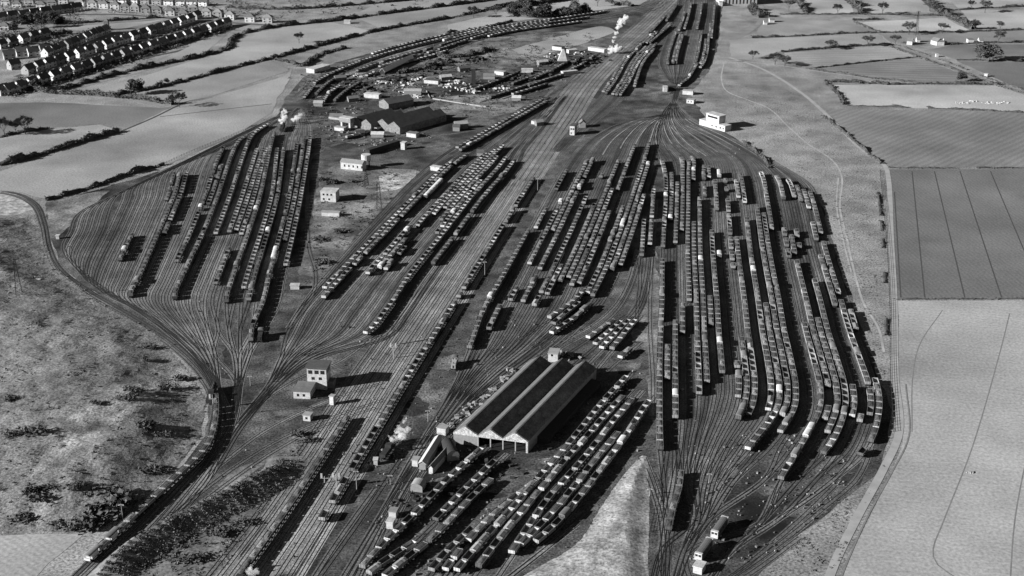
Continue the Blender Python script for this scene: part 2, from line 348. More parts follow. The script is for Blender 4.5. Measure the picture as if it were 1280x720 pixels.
family('A', 0, 35, [
 ({0:(345,146),26:(372,136),35:(386,126)},9), ({0:(228,203),14:(310,165),20:(336,157),26:(352,150),35:(383,142)},2), {0:(150,241),6:(190,223),10:(232,204),14:(258,194),20:(303,175),26:(342,157),35:(387,156)},
 {0:(99,267),3:(129,253),6:(159,238),10:(199,218),14:(236,203),20:(291,182),26:(336,168),30:(352,168),35:(388,172)},
 {6:(154,250),14:(217,250),20:(264,250),26:(310,250),35:(376,250)}, {0:(88,290),35:(368,290)}, {0:(79,308),4:(102,330),8:(126,347),14:(174,350),21:(228,350),35:(354,350)},
 {0:(86,324),4:(106,347),8:(125,362),14:(164,374),21:(219,376),35:(348,380)}, ({0:(124,357),4:(147,373),8:(172,388),14:(203,404),17:(219,408),21:(240,410),25:(266,412),30:(300,415),35:(338,412)},2),
 ({0:(187,398),8:(230,432),14:(244,438),21:(260,442),24:(268,442),25:(288,442),30:(300,445),35:(320,440)},3), ({0:(240,445),8:(262,470),14:(268,478),24:(273,482),25:(294,478),35:(302,478)},2),
 ({0:(268,490),14:(273,515),24:(276,520),25:(288,530),35:(294,525)},5), ({0:(260,560),24:(268,565),25:(270,572),35:(274,570)},6), ({0:(225,597),24:(243,600),25:(249,603),35:(264,608)},6), ({0:(168,650),35:(212,655)},6), ({0:(78,735),35:(138,740)},6)])
family('H', 0, 18, [
 {0:(852,-20),18:(898,-20)}, {0:(844,20),18:(895,18)}, {0:(834,45),18:(893,40)}, {0:(824,80),18:(886,82)}, ({0:(834,97),18:(868,96)},1), ({0:(844,110),18:(851,110)},5), ({0:(841,130),18:(845,130)},9)])
family('J', 0, 6, [
 {0:(838,20),6:(852,24)}, {0:(808,48),6:(823,58)}, {0:(781,75),6:(803,80)}, {0:(763,105),6:(789,108)}, {0:(745,128),6:(772,130)}, {0:(712,165),6:(730,165)}, ({0:(690,190),6:(705,190)},2)])
LOOSE = [
 [(0,238),(24,243),(45,255),(56,280),(62,310),(75,336),(110,363),(160,392),(212,425),(252,462),(271,500),(266,545)],
 [(0,241),(22,246),(41,257),(52,282),(58,312),(71,339),(106,367),(156,396),(208,429),(248,466),(267,503),(262,545)],
 [(797,312),(785,355),(767,385),(740,408),(700,430),(650,465),(600,500),(560,535),(500,620),(455,720)],
 [(801,318),(790,356),(772,388),(745,412),(706,434),(655,470),(606,505),(566,540),(507,625),(466,720)],
 [(812,300),(806,350),(797,380),(780,402),(750,425)], [(816,312),(810,360),(800,388),(786,408)], [(797,312),(800,350),(797,380),(795,410)],
 [(820,250),(816,310),(812,400),(816,480),(815,520)],
 [(800,572),(815,610),(826,650),(829,700),(826,760)], [(805,572),(820,612),(831,650),(834,700),(832,760)], [(846,560),(850,600),(845,640),(835,690),(828,745)],
 [(880,745),(930,712),(985,672),(1030,635),(1070,600),(1090,560)], [(870,745),(915,720),(965,680),(1010,640),(1050,600)], [(892,745),(940,716),(1000,672)],
 [(545,140),(500,150),(440,175),(395,190),(385,215),(384,260),(386,310),(394,340),(392,365),(372,392)], [(700,105),(640,150),(560,168),(480,172),(420,180),(390,195)],
 [(683,126),(640,152),(574,187),(530,215),(470,275),(420,330),(385,372),(360,410)], [(686,129),(644,154),(578,189),(533,218),(474,277),(425,332),(390,374),(362,412)], [(760,70),(700,112),(630,150),(560,190),(520,222),(462,282)],
 [(620,640),(570,700),(540,745)], [(735,640),(680,688),(620,735)], [(722,655),(664,700),(606,745)],
 [(480,500),(420,520),(360,545),(300,580),(240,625),(150,700)], [(470,510),(410,530),(350,560),(290,600),(225,650)], [(480,478),(400,505),(330,540),(270,585)],
 [(470,420),(420,455),(380,470),(330,500),(300,530)], [(400,430),(370,455),(330,490),(300,525)],
 [(430,720),(480,640),(520,580),(560,540)], [(400,720),(450,650),(500,575)], [(380,742),(420,680),(470,610)], [(445,742),(490,650),(525,590)],
]
KPTS = [[(375,122),(398,103),(440,83),(478,70),(525,57),(575,45),(620,36),(690,26),(750,17),(800,8),(830,-10)]]
for dx, dy in ((5,3),(11,6),(17,9),(-5,-3),(23,12)): KPTS.append([(x+dx*(1 if x < 600 else .6), y+dy*(1 if x < 560 else .5)) for x, y in KPTS[0]])
LOOSE += KPTS
ROWTRK = []          # tracks of rows that bring their own, filled by the wagon code
# ================================================================== WAGONS
m_tarp = mat('tarpaulin', .20, .35, .8, rnd=.5, coords='obj')
m_body = [mat('wagon_grey', .25, .25, .9, fine=(3, .15), rnd=.15, coords='obj'), mat('wagon_brown', .085, .3, .9, rnd=.2, coords='obj'), mat('wagon_rust', .15, .35, .8, rnd=.25, coords='obj'), mat('wagon_pale', .42, .2, .9, rnd=.1, coords='obj')]
m_under = mat('wagon_black', .025, .3, 1.0, coords='obj'); m_wheel = mat('wheel_steel', .05, .3, 2.0, coords='obj')
m_coal = [mat('coal', .07, .5, 1.6, fine=(3, .3), rnd=.3, coords='obj'), mat('slack', .12, .4, 1.4, fine=(3, .3), rnd=.25, coords='obj'), mat('stone_load', .20, .4, 1.4, fine=(3, .3), rnd=.25, coords='obj')]
m_rim = mat('wagon_rim', .12, .4, 1.0, coords='obj')
m_vanroof = [mat('van_roof', .16, .25, .6, rnd=.3, coords='obj'), mat('van_roof_white', .55, .15, .6, rnd=.15, coords='obj')]
ZR = .21                                    # rail top
PITCHW = 6.02
def under_mb():
    b = MB(); b.box(-.95, .95, -2.5, 2.5, .85, 1.12)
    for s in (-1, 1):
        b.box(-1.15, 1.15, s*2.5-.1, s*2.5+.1, .8, 1.15)
        for x in (-.87, .87): b.tube((x, s*2.6, 1.0), (x, s*2.98, 1.0), .13, .2, 8)
        for x in (-.9, .9): b.box(x-.08, x+.08, s*1.4-.35, s*1.4+.35, .35, .86)
    return b
def wheel_mb():
    b = MB(); b.tube((-.85, 0, .46), (.85, 0, .46), .08, n=6)
    for x in (-.75, .75): b.tube((x-.07, 0, .46), (x+.07, 0, .46), .46, n=14)
    return b
def open_mb(h=2.45, w=1.21, l=2.5, t=.06):
    b = MB()
    for s in (-1, 1):
        b.box(s*w-(t if s > 0 else 0), s*w+(t if s < 0 else 0), -l, l, 1.13, h)
        b.box(-w+t, w-t, s*l-(t if s > 0 else 0), s*l+(t if s < 0 else 0), 1.13, h)
        for y in (-1.7, -.62, .62, 1.7): b.box(s*w-(.02 if s < 0 else -.002)-.04*(s < 0), s*w+.06 if s > 0 else s*w-.002, y-.06, y+.06, 1.15, h-.06)
        for x in (-.6, .6): b.box(x-.07, x+.07, s*l+(.002 if s > 0 else -.07), s*l+(.07 if s > 0 else -.002), 1.15, h-.05)
        b.box(s*w+.003*s-(.05 if s < 0 else 0), s*w+.003*s+(.05 if s > 0 else 0), -.55, .55, 1.2, h-.25)
    b.box(-w+t, w-t, -l+t, l-t, 1.13, 1.2, 1, skip=('b',))
    for s in (-1, 1): b.box(s*w-.075, s*w+.075, -l-.02, l+.02, h+.003, h+.035, 1)
    return b
def load_mb(k=0, w=1.1, l=2.39):
    b = MB(); nx, ny = 5, 9; r = random.Random(k)
    for j in range(ny):
        for i in range(nx):
            x = -w+2*w*i/(nx-1); y = -l+2*l*j/(ny-1)
            e = 1-max(abs(x)/w, abs(y)/l)**2
            b.v.append((x, y, 2.34+e*(.24+.1*(k % 2))+(r.random()-.5)*.16*(e > .01)))
    for j in range(ny-1):
        for i in range(nx-1):
            a = j*nx+i; b.f.append((a, a+1, a+nx+1, a+nx)); b.mi.append(0)
    return b
def tarp_mb():
    b = MB(); n = 7; ys = [-2.5+5*i/(n-1) for i in range(n)]; r = random.Random(4)
    prof = [(-1.25, 1.75), (-1.22, 2.5), (0, 2.95), (1.22, 2.5), (1.25, 1.75)]
    for y in ys:
        for x, z in prof: b.v.append((x, y*1.01, z+(r.random()-.5)*.14))
    for i in range(n-1):
        for j in range(4): a = i*5+j; b.f.append((a, a+5, a+6, a+1)); b.mi.append(0)
    for s, i in ((-1, 0), (1, n-1)): b.face([(x, s*2.53, z) for x, z in prof])
    return b
def van_mb(l=2.55, w=1.2, h=2.9):
    b = MB(); b.box(-w, w, -l, l, 1.13, h)
    for s in (-1, 1):
        b.box(s*w+(.002 if s > 0 else -.06), s*w+(.06 if s > 0 else -.002), -.8, .8, 1.2, h-.15)
        for x in (-.5, .5): b.box(x-.06, x+.06, s*l+(.002 if s > 0 else -.07), s*l+(.07 if s > 0 else -.002), 1.15, h+.1)
        b.face([(-w*.98, s*l*.999, h), (w*.98, s*l*.999, h), (w*.6, s*l*.999, h+.36), (0, s*l*.999, h+.44), (-w*.6, s*l*.999, h+.36)][::s])
    return b
def roof_mb(l=2.66, w=1.29, h=2.9):
    b = MB(); n = 8; pr = [(w*math.cos(math.pi*i/n), h+.02+.5*math.sin(math.pi*i/n)) for i in range(n+1)]
    for i in range(n): b.face([(pr[i][0], -l, pr[i][1]), (pr[i][0], l, pr[i][1]), (pr[i+1][0], l, pr[i+1][1]), (pr[i+1][0], -l, pr[i+1][1])][::-1])
    for s in (-1, 1): b.face([(x, s*l, z) for x, z in pr][::-s])
    return b
ME = {'under': under_mb().mesh('underframe', m_under), 'wheel': wheel_mb().mesh('wheelset', m_wheel), 'load': [load_mb(k).mesh('coal_load', m_coal[(0, 1, 0, 1, 0, 2)[k]]) for k in range(6)],
      'open': [open_mb(h).mesh('wagon_body', [m, m_rim]) for m, h in zip(m_body, (2.45, 2.38, 2.55, 2.42))], 'van': [van_mb().mesh('van_body', [m]) for m in m_body], 'tarp': tarp_mb().mesh('tarpaulin', m_tarp), 'roof': [roof_mb().mesh('van_roof', [m]) for m in m_vanroof]}
for k_ in ('open', 'van', 'load', 'tarp'):
    for me_ in (ME[k_] if isinstance(ME[k_], list) else [ME[k_]]):
        for v_ in me_.vertices: v_.co.y *= 1.05
for me_ in ME['roof']:
    for v_ in me_.vertices: v_.co.y *= 1.05
ORD = 'first second third fourth fifth sixth seventh eighth ninth tenth eleventh twelfth thirteenth fourteenth fifteenth sixteenth seventeenth eighteenth nineteenth'.split()
TENS = {20: 'twent', 30: 'thirt', 40: 'fort', 50: 'fift', 60: 'sixt', 70: 'sevent', 80: 'eight', 90: 'ninet'}
def ordw(n):
    if n < 20: return ORD[n-1]
    t = n//10*10
    if n >= 100: return 'hundred-and-'+ordw(n-100) if n > 100 else 'hundredth'
    return TENS[t]+'ieth' if n == t else TENS[t]+'y-'+ORD[n-t-1]
MIX = {'g': (.82, .10, .08, 0), 'd': (.20, .02, .78, 0), 'x': (.36, .05, .59, .01), 'k': (1, 0, 0, 0), 'v': (0, 1, 0, 0), 'w': (.62, .12, .26, .04), 's': (.75, .15, .10, .22), 'dx': (.4, .08, .52, .1)}
ROWS = [
# --- right-hand sidings
('E','g',[(823,322),(820,400)]),('E','g',[(826,400),(824,480),(825,561)]),('E','w',[(829,201),(824,308)]),('E','g',[(834,217),(833,275)]),('E','g',[(835,431),(835,474)]),
('E','g',[(840,230),(839,303)]),('E','g',[(845,402),(844,460),(844,522)]),('E','g',[(854,377),(854,416)]),('E','g',[(852,198),(853,288)]),('E','g',[(860,201),(860,300),(862,376)]),('E','g',[(866,197),(865,225)]),
('E','g',[(867,279),(870,370),(872,460),(874,492)]),('E','w',[(877,206),(878,245)]),('E','g',[(873,247),(875,320),(879,368),(883,478)]),('E','g',[(884,209),(884,222)]),('E','g',[(893,227),(897,262)]),
('E','g',[(889,290),(894,365),(898,420),(901,466)]),('E','g',[(887,369),(887,406)]),('E','v',[(898,216),(898,221)]),('E','v',[(901,316),(901,321)]),
('E','s',[(910,225),(913,280),(916,335)]),('E','g',[(917,226),(920,247)]),('E','g',[(920,296),(929,360),(939,432),(943,490),(937,519)]),('E','g',[(929,425),(933,470),(930,503),(922,524)]),('E','w',[(922,455),(923,480),(922,497)]),
('E','g',[(923,218),(929,253)]),('E','g',[(930,272),(937,320),(948,388),(960,460),(962,495),(959,513)]),('E','g',[(955,379),(966,445),(973,500),(952,540),(937,562)]),
('E','g',[(942,256),(956,340),(971,427),(983,500),(978,520)]),('E','g',[(947,267),(961,322),(977,407),(993,495),(989,517),(977,541)]),('E','g',[(955,217),(962,252),(970,287)]),('E','s',[(975,284),(986,322)]),
('E','g',[(974,221),(980,249)]),('E','g',[(984,294),(991,317)]),('E','g',[(986,225),(992,246)]),('E','g',[(995,232),(1001,251)]),('E','s',[(997,285),(1004,314)]),('E','g',[(1004,237),(1010,260)]),
('E','g',[(1010,240),(1021,270),(1029,292)]),('E','w',[(1015,280),(1019,300)]),('E','g',[(1024,302),(1036,340),(1041,357)]),('E','g',[(995,327),(1007,382),(1017,427),(1031,483)]),
('E','g',[(1005,405),(1019,460),(1026,497),(1005,555),(978,599)]),('E','g',[(1015,349),(1037,427),(1054,485),(1057,495),(1045,547),(1032,568)]),('E','g',[(1020,397),(1034,445),(1046,500),(1037,541)]),
('E','g',[(1037,507),(1033,525)]),('E','g',[(1021,320),(1040,382)]),('E','w',[(1048,357),(1052,368)]),('E','w',[(1047,377),(1061,420),(1075,462),(1087,519)]),('E','g',[(1085,470),(1094,495),(1098,515),(1090,552)]),
('E','g',[(1062,482),(1067,500),(1066,521)]),('E','g',[(1074,523),(1074,527)]),('E','s',[(1060,385),(1068,412)]),('E','w',[(1085,557),(1079,570)]),('own','g',[(851,587),(848,612),(841,635),(835,662)],'row alone below the right-hand sidings'),
# --- middle sidings
('D','w',[(705,214),(696,237)]),('D','g',[(732,202),(710,240)]),('D','g',[(744,200),(731,222)]),('D','g',[(722,225),(717,236)]),('D','g',[(685,262),(672,285)]),('D','v',[(703,250),(701,255)]),('D','g',[(699,260),(666,330)]),
('D','g',[(716,240),(690,288)]),('D','g',[(722,240),(694,295),(675,336)]),('D','w',[(732,246),(707,300),(687,345),(667,382)]),('D','g',[(745,254),(724,300),(705,352)]),('D','g',[(772,200),(746,278),(732,300),(712,347)]),
('D','g',[(764,235),(740,300),(717,357)]),('D','g',[(762,264),(747,300),(727,355)]),('D','g',[(781,220),(772,237)]),('D','g',[(775,260),(764,300),(740,367)]),('D','g',[(795,182),(772,238)]),('D','g',[(812,180),(777,275),(776,300),(751,371)]),
('D','g',[(810,205),(785,267),(760,337)]),('D','g',[(802,245),(785,300),(774,332)]),('D','g',[(754,217),(753,222)]),
('D','g',[(664,287),(635,340),(600,400),(588,435)],'first long row of the middle sidings'),('own','w',[(732,362),(710,382),(687,397)],'short row above the wagon shed'),('own','w',[(739,380),(715,400),(690,416)],'short double row above the wagon shed'),('D','w',[(648,360),(642,376)]),('D','g',[(626,380),(611,412)]),
('own','w',[(725,378),(692,405)],'middle short row above the wagon shed'),('D','w',[(700,330),(684,368)]),('D','w',[(664,345),(653,377)]),
('own','w',[(817,236),(812,310)]),('own','w',[(805,275),(802,319)]),
# --- main line rows
('M','w',[(670,221),(620,300),(560,395),(507,479),(470,542),(405,650)],'long row right of the main line'),('M','k',[(434,520),(413,560),(353,650),(296,726)],'dark train left of the main line'),
# --- sidings left of the main line
('B','d',[(577,202),(515,245),(460,302),(397,360)],'outermost row left of main line'),('B','w',[(600,195),(532,235),(472,302),(400,384)],'second row left of main line'),('B','v',[(555,227),(532,247)]),('B','d',[(605,192),(565,232),(515,282)]),
('B','d',[(640,182),(580,230),(547,260)]),('B','d',[(625,195),(565,252),(545,275)]),('B','d',[(632,190),(573,240),(546,268)]),('B','d',[(642,197),(580,252),(540,305),(490,370),(450,415)],'longest dotted row left of main line'),
('B','w',[(645,200),(595,262),(550,330)]),('B','dx',[(507,310),(487,337)]),('B','dx',[(512,283),(455,342)]),('B','dx',[(600,225),(560,262),(520,290)]),('B','dx',[(505,295),(470,335)]),
# --- left-hand sidings
('A','w',[(169,291),(150,325)]),('A','g',[(226,216),(215,230)]),('A','w',[(209,235),(203,250)]),('A','g',[(232,217),(205,283),(165,370)]),('A','w',[(240,215),(225,245),(208,292)]),('A','w',[(279,186),(260,225),(232,290),(215,327)]),
('A','w',[(275,207),(257,255)]),('A','g',[(306,169),(272,247),(240,330),(225,372)]),('A','d',[(337,155),(297,222),(270,292)]),('A','d',[(322,187),(305,235),(280,290)]),('A','d',[(330,187),(312,240),(288,288)]),('A','d',[(337,187),(322,235),(299,293)]),
('A','g',[(340,167),(322,237),(300,315),(281,377)]),('A','d',[(286,310),(271,355)]),('A','d',[(352,185),(327,280),(304,360)]),('A','w',[(359,185),(335,280),(310,375)]),('A','v',[(342,311),(338,325)]),('A','w',[(371,177),(345,320),(325,425)]),
('A','w',[(379,172),(370,235),(359,305)]),('A','d',[(389,172),(383,205),(366,305),(358,332)]),('A','d',[(395,172),(380,250),(369,305)]),
# --- corridor train
('A0','k',[(270,480),(270,508),(258,548),(228,592),(178,640),(108,700)],'train on curve below the hillside'),
# --- repair yard
('own','x',[(600,564),(580,581),(552,606),(535,627),(515,647),(495,665),(472,685),(452,710)],'leftmost row below the wagon shed'),('own','x',[(617,579),(595,599),(575,620),(555,639),(545,649)],'second row below the wagon shed'),('own','x',[(515,681),(475,707),(462,717)],'short second row at bottom edge'),
('own','x',[(610,604),(592,620),(575,637),(562,652),(542,675),(527,687),(500,703),(480,722)],'third row below the wagon shed'),('own','x',[(592,660),(578,673),(560,690),(540,712)],'fourth row below the wagon shed'),
('own','x',[(672,599),(655,617),(627,632),(610,650),(592,667),(575,687),(557,712)],'fifth row below the wagon shed'),('own','x',[(779,476),(751,506),(732,530),(708,560),(685,585),(665,607),(650,627),(630,647),(612,667),(590,692),(572,712)],'row along the shed right wall'),
('own','x',[(779,496),(762,513),(747,532),(732,549),(716,566),(697,587),(670,620),(660,632),(635,660),(617,685),(599,707)],'second row right of the wagon shed'),
('own','x',[(792,498),(776,517),(764,528),(753,547),(738,564),(717,590),(700,607),(685,622),(672,642),(657,665),(640,690)],'third row right of the wagon shed'),('own','x',[(772,543),(755,562),(737,585),(710,620),(687,647),(670,664),(650,682)],'fourth row right of the wagon shed'),
('own','x',[(809,505),(794,526),(783,547),(772,560),(760,575),(744,598),(729,618),(715,633),(702,649),(689,667),(669,678)],'row beside the pale grass triangle'),
('own','d',[(785,402),(752,435)],'third short row behind the wagon shed'),('own','d',[(793,402),(765,436)],'fourth short row behind the wagon shed'),('own','d',[(777,402),(744,430)],'second short row behind the wagon shed'),('own','x',[(767,401),(735,422)],'first short row behind the wagon shed'),('own','x',[(789,435),(775,447)],'last short row behind the wagon shed'),
# --- reception sidings at the top and curve
('J','g',[(780,70),(757,115)]),('J','g',[(790,64),(762,117)]),('J','g',[(800,58),(767,118)]),('J','g',[(808,55),(772,119)]),('J','w',[(816,54),(777,119)]),('own','g',[(817,62),(803,80),(793,108)]),('own','k',[(838,32),(812,54)]),('own','k',[(832,20),(812,42)]),('own','k',[(846,6),(833,26)]),('H','g',[(878,3),(871,36)]),('H','g',[(894,4),(889,48)]),('H','g',[(864,4),(858,36)]),('J','g',[(826,40),(806,54)]),('J','g',[(818,40),(795,62)]),
('H','g',[(847,41),(832,80)]),('H','g',[(851,42),(839,79)]),('H','g',[(855,44),(844,79)]),('H','g',[(877,40),(866,80)]),('H','w',[(883,49),(877,80)]),('H','w',[(892,30),(882,85)]),('H','g',[(856,15),(850,38)]),('own','w',[(871,80),(860,98),(849,107)]),
('K0','d',[(395,104),(437,84),(478,70),(565,47),(640,33),(700,24),(760,15)]),('K3','w',[(520,62),(592,46),(680,29)]),('K2','w',[(440,88),(478,74),(525,62)]),('K5','d',[(430,92),(470,78),(540,60)]),('K5','d',[(600,44),(660,33),(720,25)]),('K4','d',[(470,68),(540,47),(610,33)]),('K2','w',[(531,62),(592,47),(639,38),(686,31),(743,22)]),('K1','d',[(560,52),(620,39),(690,28)]),('own','d',[(380,122),(392,108)]),('own','d',[(404,127),(412,116),(424,108)]),('own','g',[(575,188),(630,157),(683,127)]),('own','g',[(571,185),(626,154),(679,124)]),
('own','k',[(640,105),(665,96),(690,90)]),('own','k',[(660,108),(685,99),(705,93)]),('own','k',[(592,112),(622,101),(648,90)]),('own','k',[(612,122),(640,113),(664,105)]),('own','w',[(640,118),(668,110),(690,103)]),('own','k',[(668,98),(690,88),(712,76)]),('own','w',[(712,88),(728,80),(742,70)]),('own','w',[(432,172),(455,166),(480,158)]) ,('own','k',[(395,118),(410,104),(430,92)]),('own','k',[(418,126),(432,114),(448,104)]),('K3','w',[(437,79),(478,66),(500,60)]),
]
def arclen(Q): return np.r_[0, np.cumsum(np.linalg.norm(np.diff(Q, axis=0), axis=1))]
def project(Q, p):
    d = np.hypot(Q[:, 0]-p[0], Q[:, 1]-p[1]); i = int(d.argmin()); return i, d[i]
occ = {}; WAG = []; famrank = {}
rowinfo = []
for ri, row in enumerate(ROWS):
    fam, mix, pts = row[:3]; desc = row[3] if len(row) > 3 else None
    # wagons sit ~1.9 m above ground where the eye reads them; read pixels as that height
    P = [G(x, y, 1.6) for x, y in pts]
    if fam == 'own':
        R = spline(P, 2.0)
        if len(pts) > 4:          # the eye's wobble along the row, ironed out
            for _ in range(60): R[1:-1] = .25*R[:-2]+.5*R[1:-1]+.25*R[2:]
        L = arclen(R)[-1]
        e0 = R[0]+(R[0]-R[3])/np.linalg.norm(R[0]-R[3])*12; e1 = R[-1]+(R[-1]-R[-4])/np.linalg.norm(R[-1]-R[-4])*25
        Q = np.vstack([e0[None], R, e1[None]]); Q = spline(Q[::2] if len(Q) > 20 else Q, 2.0); ROWTRK.append(Q); key = ('own', ri)
        cand = [(0, key, Q)]
    elif fam[0] == 'K': cand = [(0, (fam,), spline(gp(KPTS[int(fam[1])]), 2.0))]
    else:
        ks = [0] if fam == 'A0' else FAM[fam].keys(); cand = []
        S = spline(P, 12.0)
        for k in ks:
            Q = FAM[fam[0]][k]; cand.append((np.mean([project(Q, p)[1] for p in S]), (fam[0], k), Q))
        cand.sort(key=lambda c: c[0])
    done = False
    for dist, key, Q in cand[:3]:
        Q = spline(Q, 1.0) if fam not in ('own',) else Q
        al = arclen(Q); i0, i1 = project(Q, P[0])[0], project(Q, P[-1])[0]
        s0, s1 = sorted((al[i0], al[i1]))
        ov = sum(max(0, min(s1, b)-max(s0, a)) for a, b in occ.get(key, []))
        if ov > .35*(s1-s0) and len(cand) > 1: continue
        done = True; break
    if not done: dist, key, Q = cand[0]; continue
    if dist > 4.5: print('ROW', ri, fam, 'off track by %.1f m' % dist, pts[0])
    occ.setdefault(key, []).append((s0-1, s1+1))
    n = max(1, round((s1-s0)/PITCHW)); near_first = Q[i0][1] < Q[i1][1]
    rr = random.Random(ri*13+5); pr = MIX[mix]; ws = []
    k = 0; s = s0+PITCHW/2
    # walk from the near end
    order = np.arange(n)*PITCHW+PITCHW/2
    near_at_s0 = (np.interp(s0, al, Q[:, 1]) < np.interp(s1, al, Q[:, 1]))
    lastk = None; run = 0
    bias = rr.uniform(.5, 1.6)
    jit = 0.0
    for j in range(n):
        if mix in ('x', 'dx') and rr.random() < .12: jit += rr.uniform(.3, 1.5)
        off = order[j]+jit
        if off > s1-s0+3: break
        s = s0+off if near_at_s0 else s1-off
        if rr.random() < pr[3]: continue
        if not any(a-.1 <= s <= b+.1 for a, b in occ[key]): continue
        if any(abs(s-w) < 5.6 for w in occ.get((key, 'w'), [])): continue
        occ.setdefault((key, 'w'), []).append(s)
        if run <= 0:
            t = rr.random(); lastk = 'coal' if t < pr[0] else ('van' if t < pr[0]+pr[1] else 'open'); run = rr.choice((1, 1, 2, 3, 5)) if lastk != 'van' else 1; vcol = rr.choice((0, 0, 0, 1, 2, 2, 3))
        run -= 1
        x = np.interp(s, al, Q[:, 0]); y = np.interp(s, al, Q[:, 1]); x2 = np.interp(s+2, al, Q[:, 0]); y2 = np.interp(s+2, al, Q[:, 1]); x1 = np.interp(s-2, al, Q[:, 0]); y1 = np.interp(s-2, al, Q[:, 1])
        rz = math.atan2(y2-y1, x2-x1)-math.pi/2
        if mix == 'd': col = rr.choice((0, 0, 3, 3, 2))
        elif mix in ('x', 'dx'): col = rr.choice((0, 0, 3, 3, 2, 1, 3))
        elif mix == 'k': col = rr.choice((1, 1, 2))
        elif mix == 'g': col = rr.choice((0, 0, 0, 0, 1, 2, 2, 3, 3) if rr.random() < .5 else (vcol % 3,))
        else: col = vcol if rr.random() < .6 else rr.choice((0, 0, 1, 2, 2, 3))
        ws.append(dict(kind=lastk, x=x, y=y, rz=rz, col=col, v=rr.random(), row=ri, white=(mix == 'v' or (lastk == 'van' and rr.random() < .12))))
    if fam == 'A0':
        for j, w in enumerate(ws):
            w['kind'] = 'coal'; w['col'] = 0
        ws[0]['kind'] = 'brake'; ws[2]['kind'] = 'brake'
    for j, w in enumerate(ws): w['n'] = j+1
    rowinfo.append(dict(ri=ri, fam=fam[0] if fam != 'own' else fam, key=key, ws=ws, desc=desc, mx=np.mean([w['x'] for w in ws]) if ws else 0)); WAG += ws
RI = {r['ri']: r for r in rowinfo}
for f, nm in (('E', 'right-hand sidings'), ('D', 'middle sidings'), ('B', 'centre-left sidings'), ('A', 'far-left sidings'), ('H', 'far sidings'), ('J', 'far sidings'), ('K', 'far curve')):
    rs = sorted([r for r in rowinfo if r['fam'] == f and not r['desc']], key=lambda r: r['mx'])
    for i, r in enumerate(rs): r['desc'] = '%s row from left, %s' % (ordw(i+1), nm)
oth = [r for r in rowinfo if not r['desc']]
for i, r in enumerate(oth): r['desc'] = '%s separate short row' % ordw(i+1)
def vis(w):
    p = (w['x'], w['y'], 1.5); d = p[1]*CP+(CH-1.5)*SP; u = F*p[0]/d+640; v = F*((CH-1.5)*CP-p[1]*SP)/d+360
    return -12 < u < 1292 and -12 < v < 732, d
WAG2 = []
for w in WAG:
    ok, w['d'] = vis(w)
    if ok: WAG2.append(w)
WAG = sorted(WAG2, key=lambda w: w['d'])
cnt = {}; IND, REST = [], {'coal': [], 'open': [], 'van': [], 'brake': []}
for w in WAG:
    c = cnt.get(w['kind'], 0)
    if c < 295: IND.append(w)
    else: REST[w['kind']].append(w)
    cnt[w['kind']] = c+1
print('WAGONS', cnt, 'individual', len(IND))
KN = {'coal': ('coal_wagon', 'coal wagon', 'laden coal wagons in the sidings'), 'open': ('open_wagon', 'open wagon', 'empty open wagons in the sidings'), 'van': ('covered_van', 'covered van', 'covered vans in the sidings'), 'brake': ('brake_van', 'brake van', 'brake vans at the train tail')}
CN = ['grey', 'dark', 'rusty', 'pale']
def child(me, name, p, z=0, y=0):
    o = bpy.data.objects.new(name, me); COL.objects.link(o); o.parent = p; o.location = (0, y, z); return o
def brake_parts(e):
    b = MB(); b.box(-1.2, 1.2, -2.0, 2.0, 1.13, 3.0)
    for s in (-1, 1):
        for x in (-1.14, 1.14): b.box(x-.06, x+.06, s*3.3-.06, s*3.3+.06, 1.13, 3.0)
        b.box(-1.08, 1.08, s*3.3-.05, s*3.3+.05, 1.13, 1.95)
    b.build('brake_van_body', mat('brake_white', .5, .2, 1, coords='obj'), e)
    r = roof_mb(3.5, 1.3, 3.02); r.build('van_roof', m_vanroof[0], e); u = MB(); u.box(-1.15, 1.15, -3.4, 3.4, .85, 1.12); u.build('underframe', m_under, e)
    for y in (-1.8, 1.8): child(ME['wheel'], 'wheelset', e, 0, y)
for w in IND:
    nm, cat, grp = KN[w['kind']]; r = RI[w['row']]
    e = empty(nm, (w['x'], w['y'], ZR), w['rz'])
    if w['kind'] == 'brake':
        brake_parts(e); adj = 'white-ended brake van'
    else:
        child(ME['under'], 'underframe', e)
        for y in (-1.37, 1.37): child(ME['wheel'], 'wheelset', e, 0, y)
        if w['kind'] == 'van':
            child(ME['van'][w['col']], 'van_body', e); wh = w['white'] or w['col'] == 3; child(ME['roof'][1 if wh else 0], 'van_roof', e)
            adj = ('white-roofed' if wh else CN[w['col']])+' covered van'
        else:
            child(ME['open'][w['col']], 'wagon_body', e)
            if w['kind'] == 'open' and w['v'] > .9 and ROWS[w['row']][1] != 'd': child(ME['tarp'], 'tarpaulin', e); adj = CN[w['col']]+' sheeted open wagon'
            elif w['kind'] == 'coal': child(ME['load'][int(w['v']*6) % 6], 'coal_load', e); adj = CN[w['col']]+' coal-laden wagon'
            else: adj = CN[w['col']]+' empty open wagon'
    tag(e, '%s, %s from near end of %s' % (adj, ordw(w['n']), r['desc']), cat, grp)
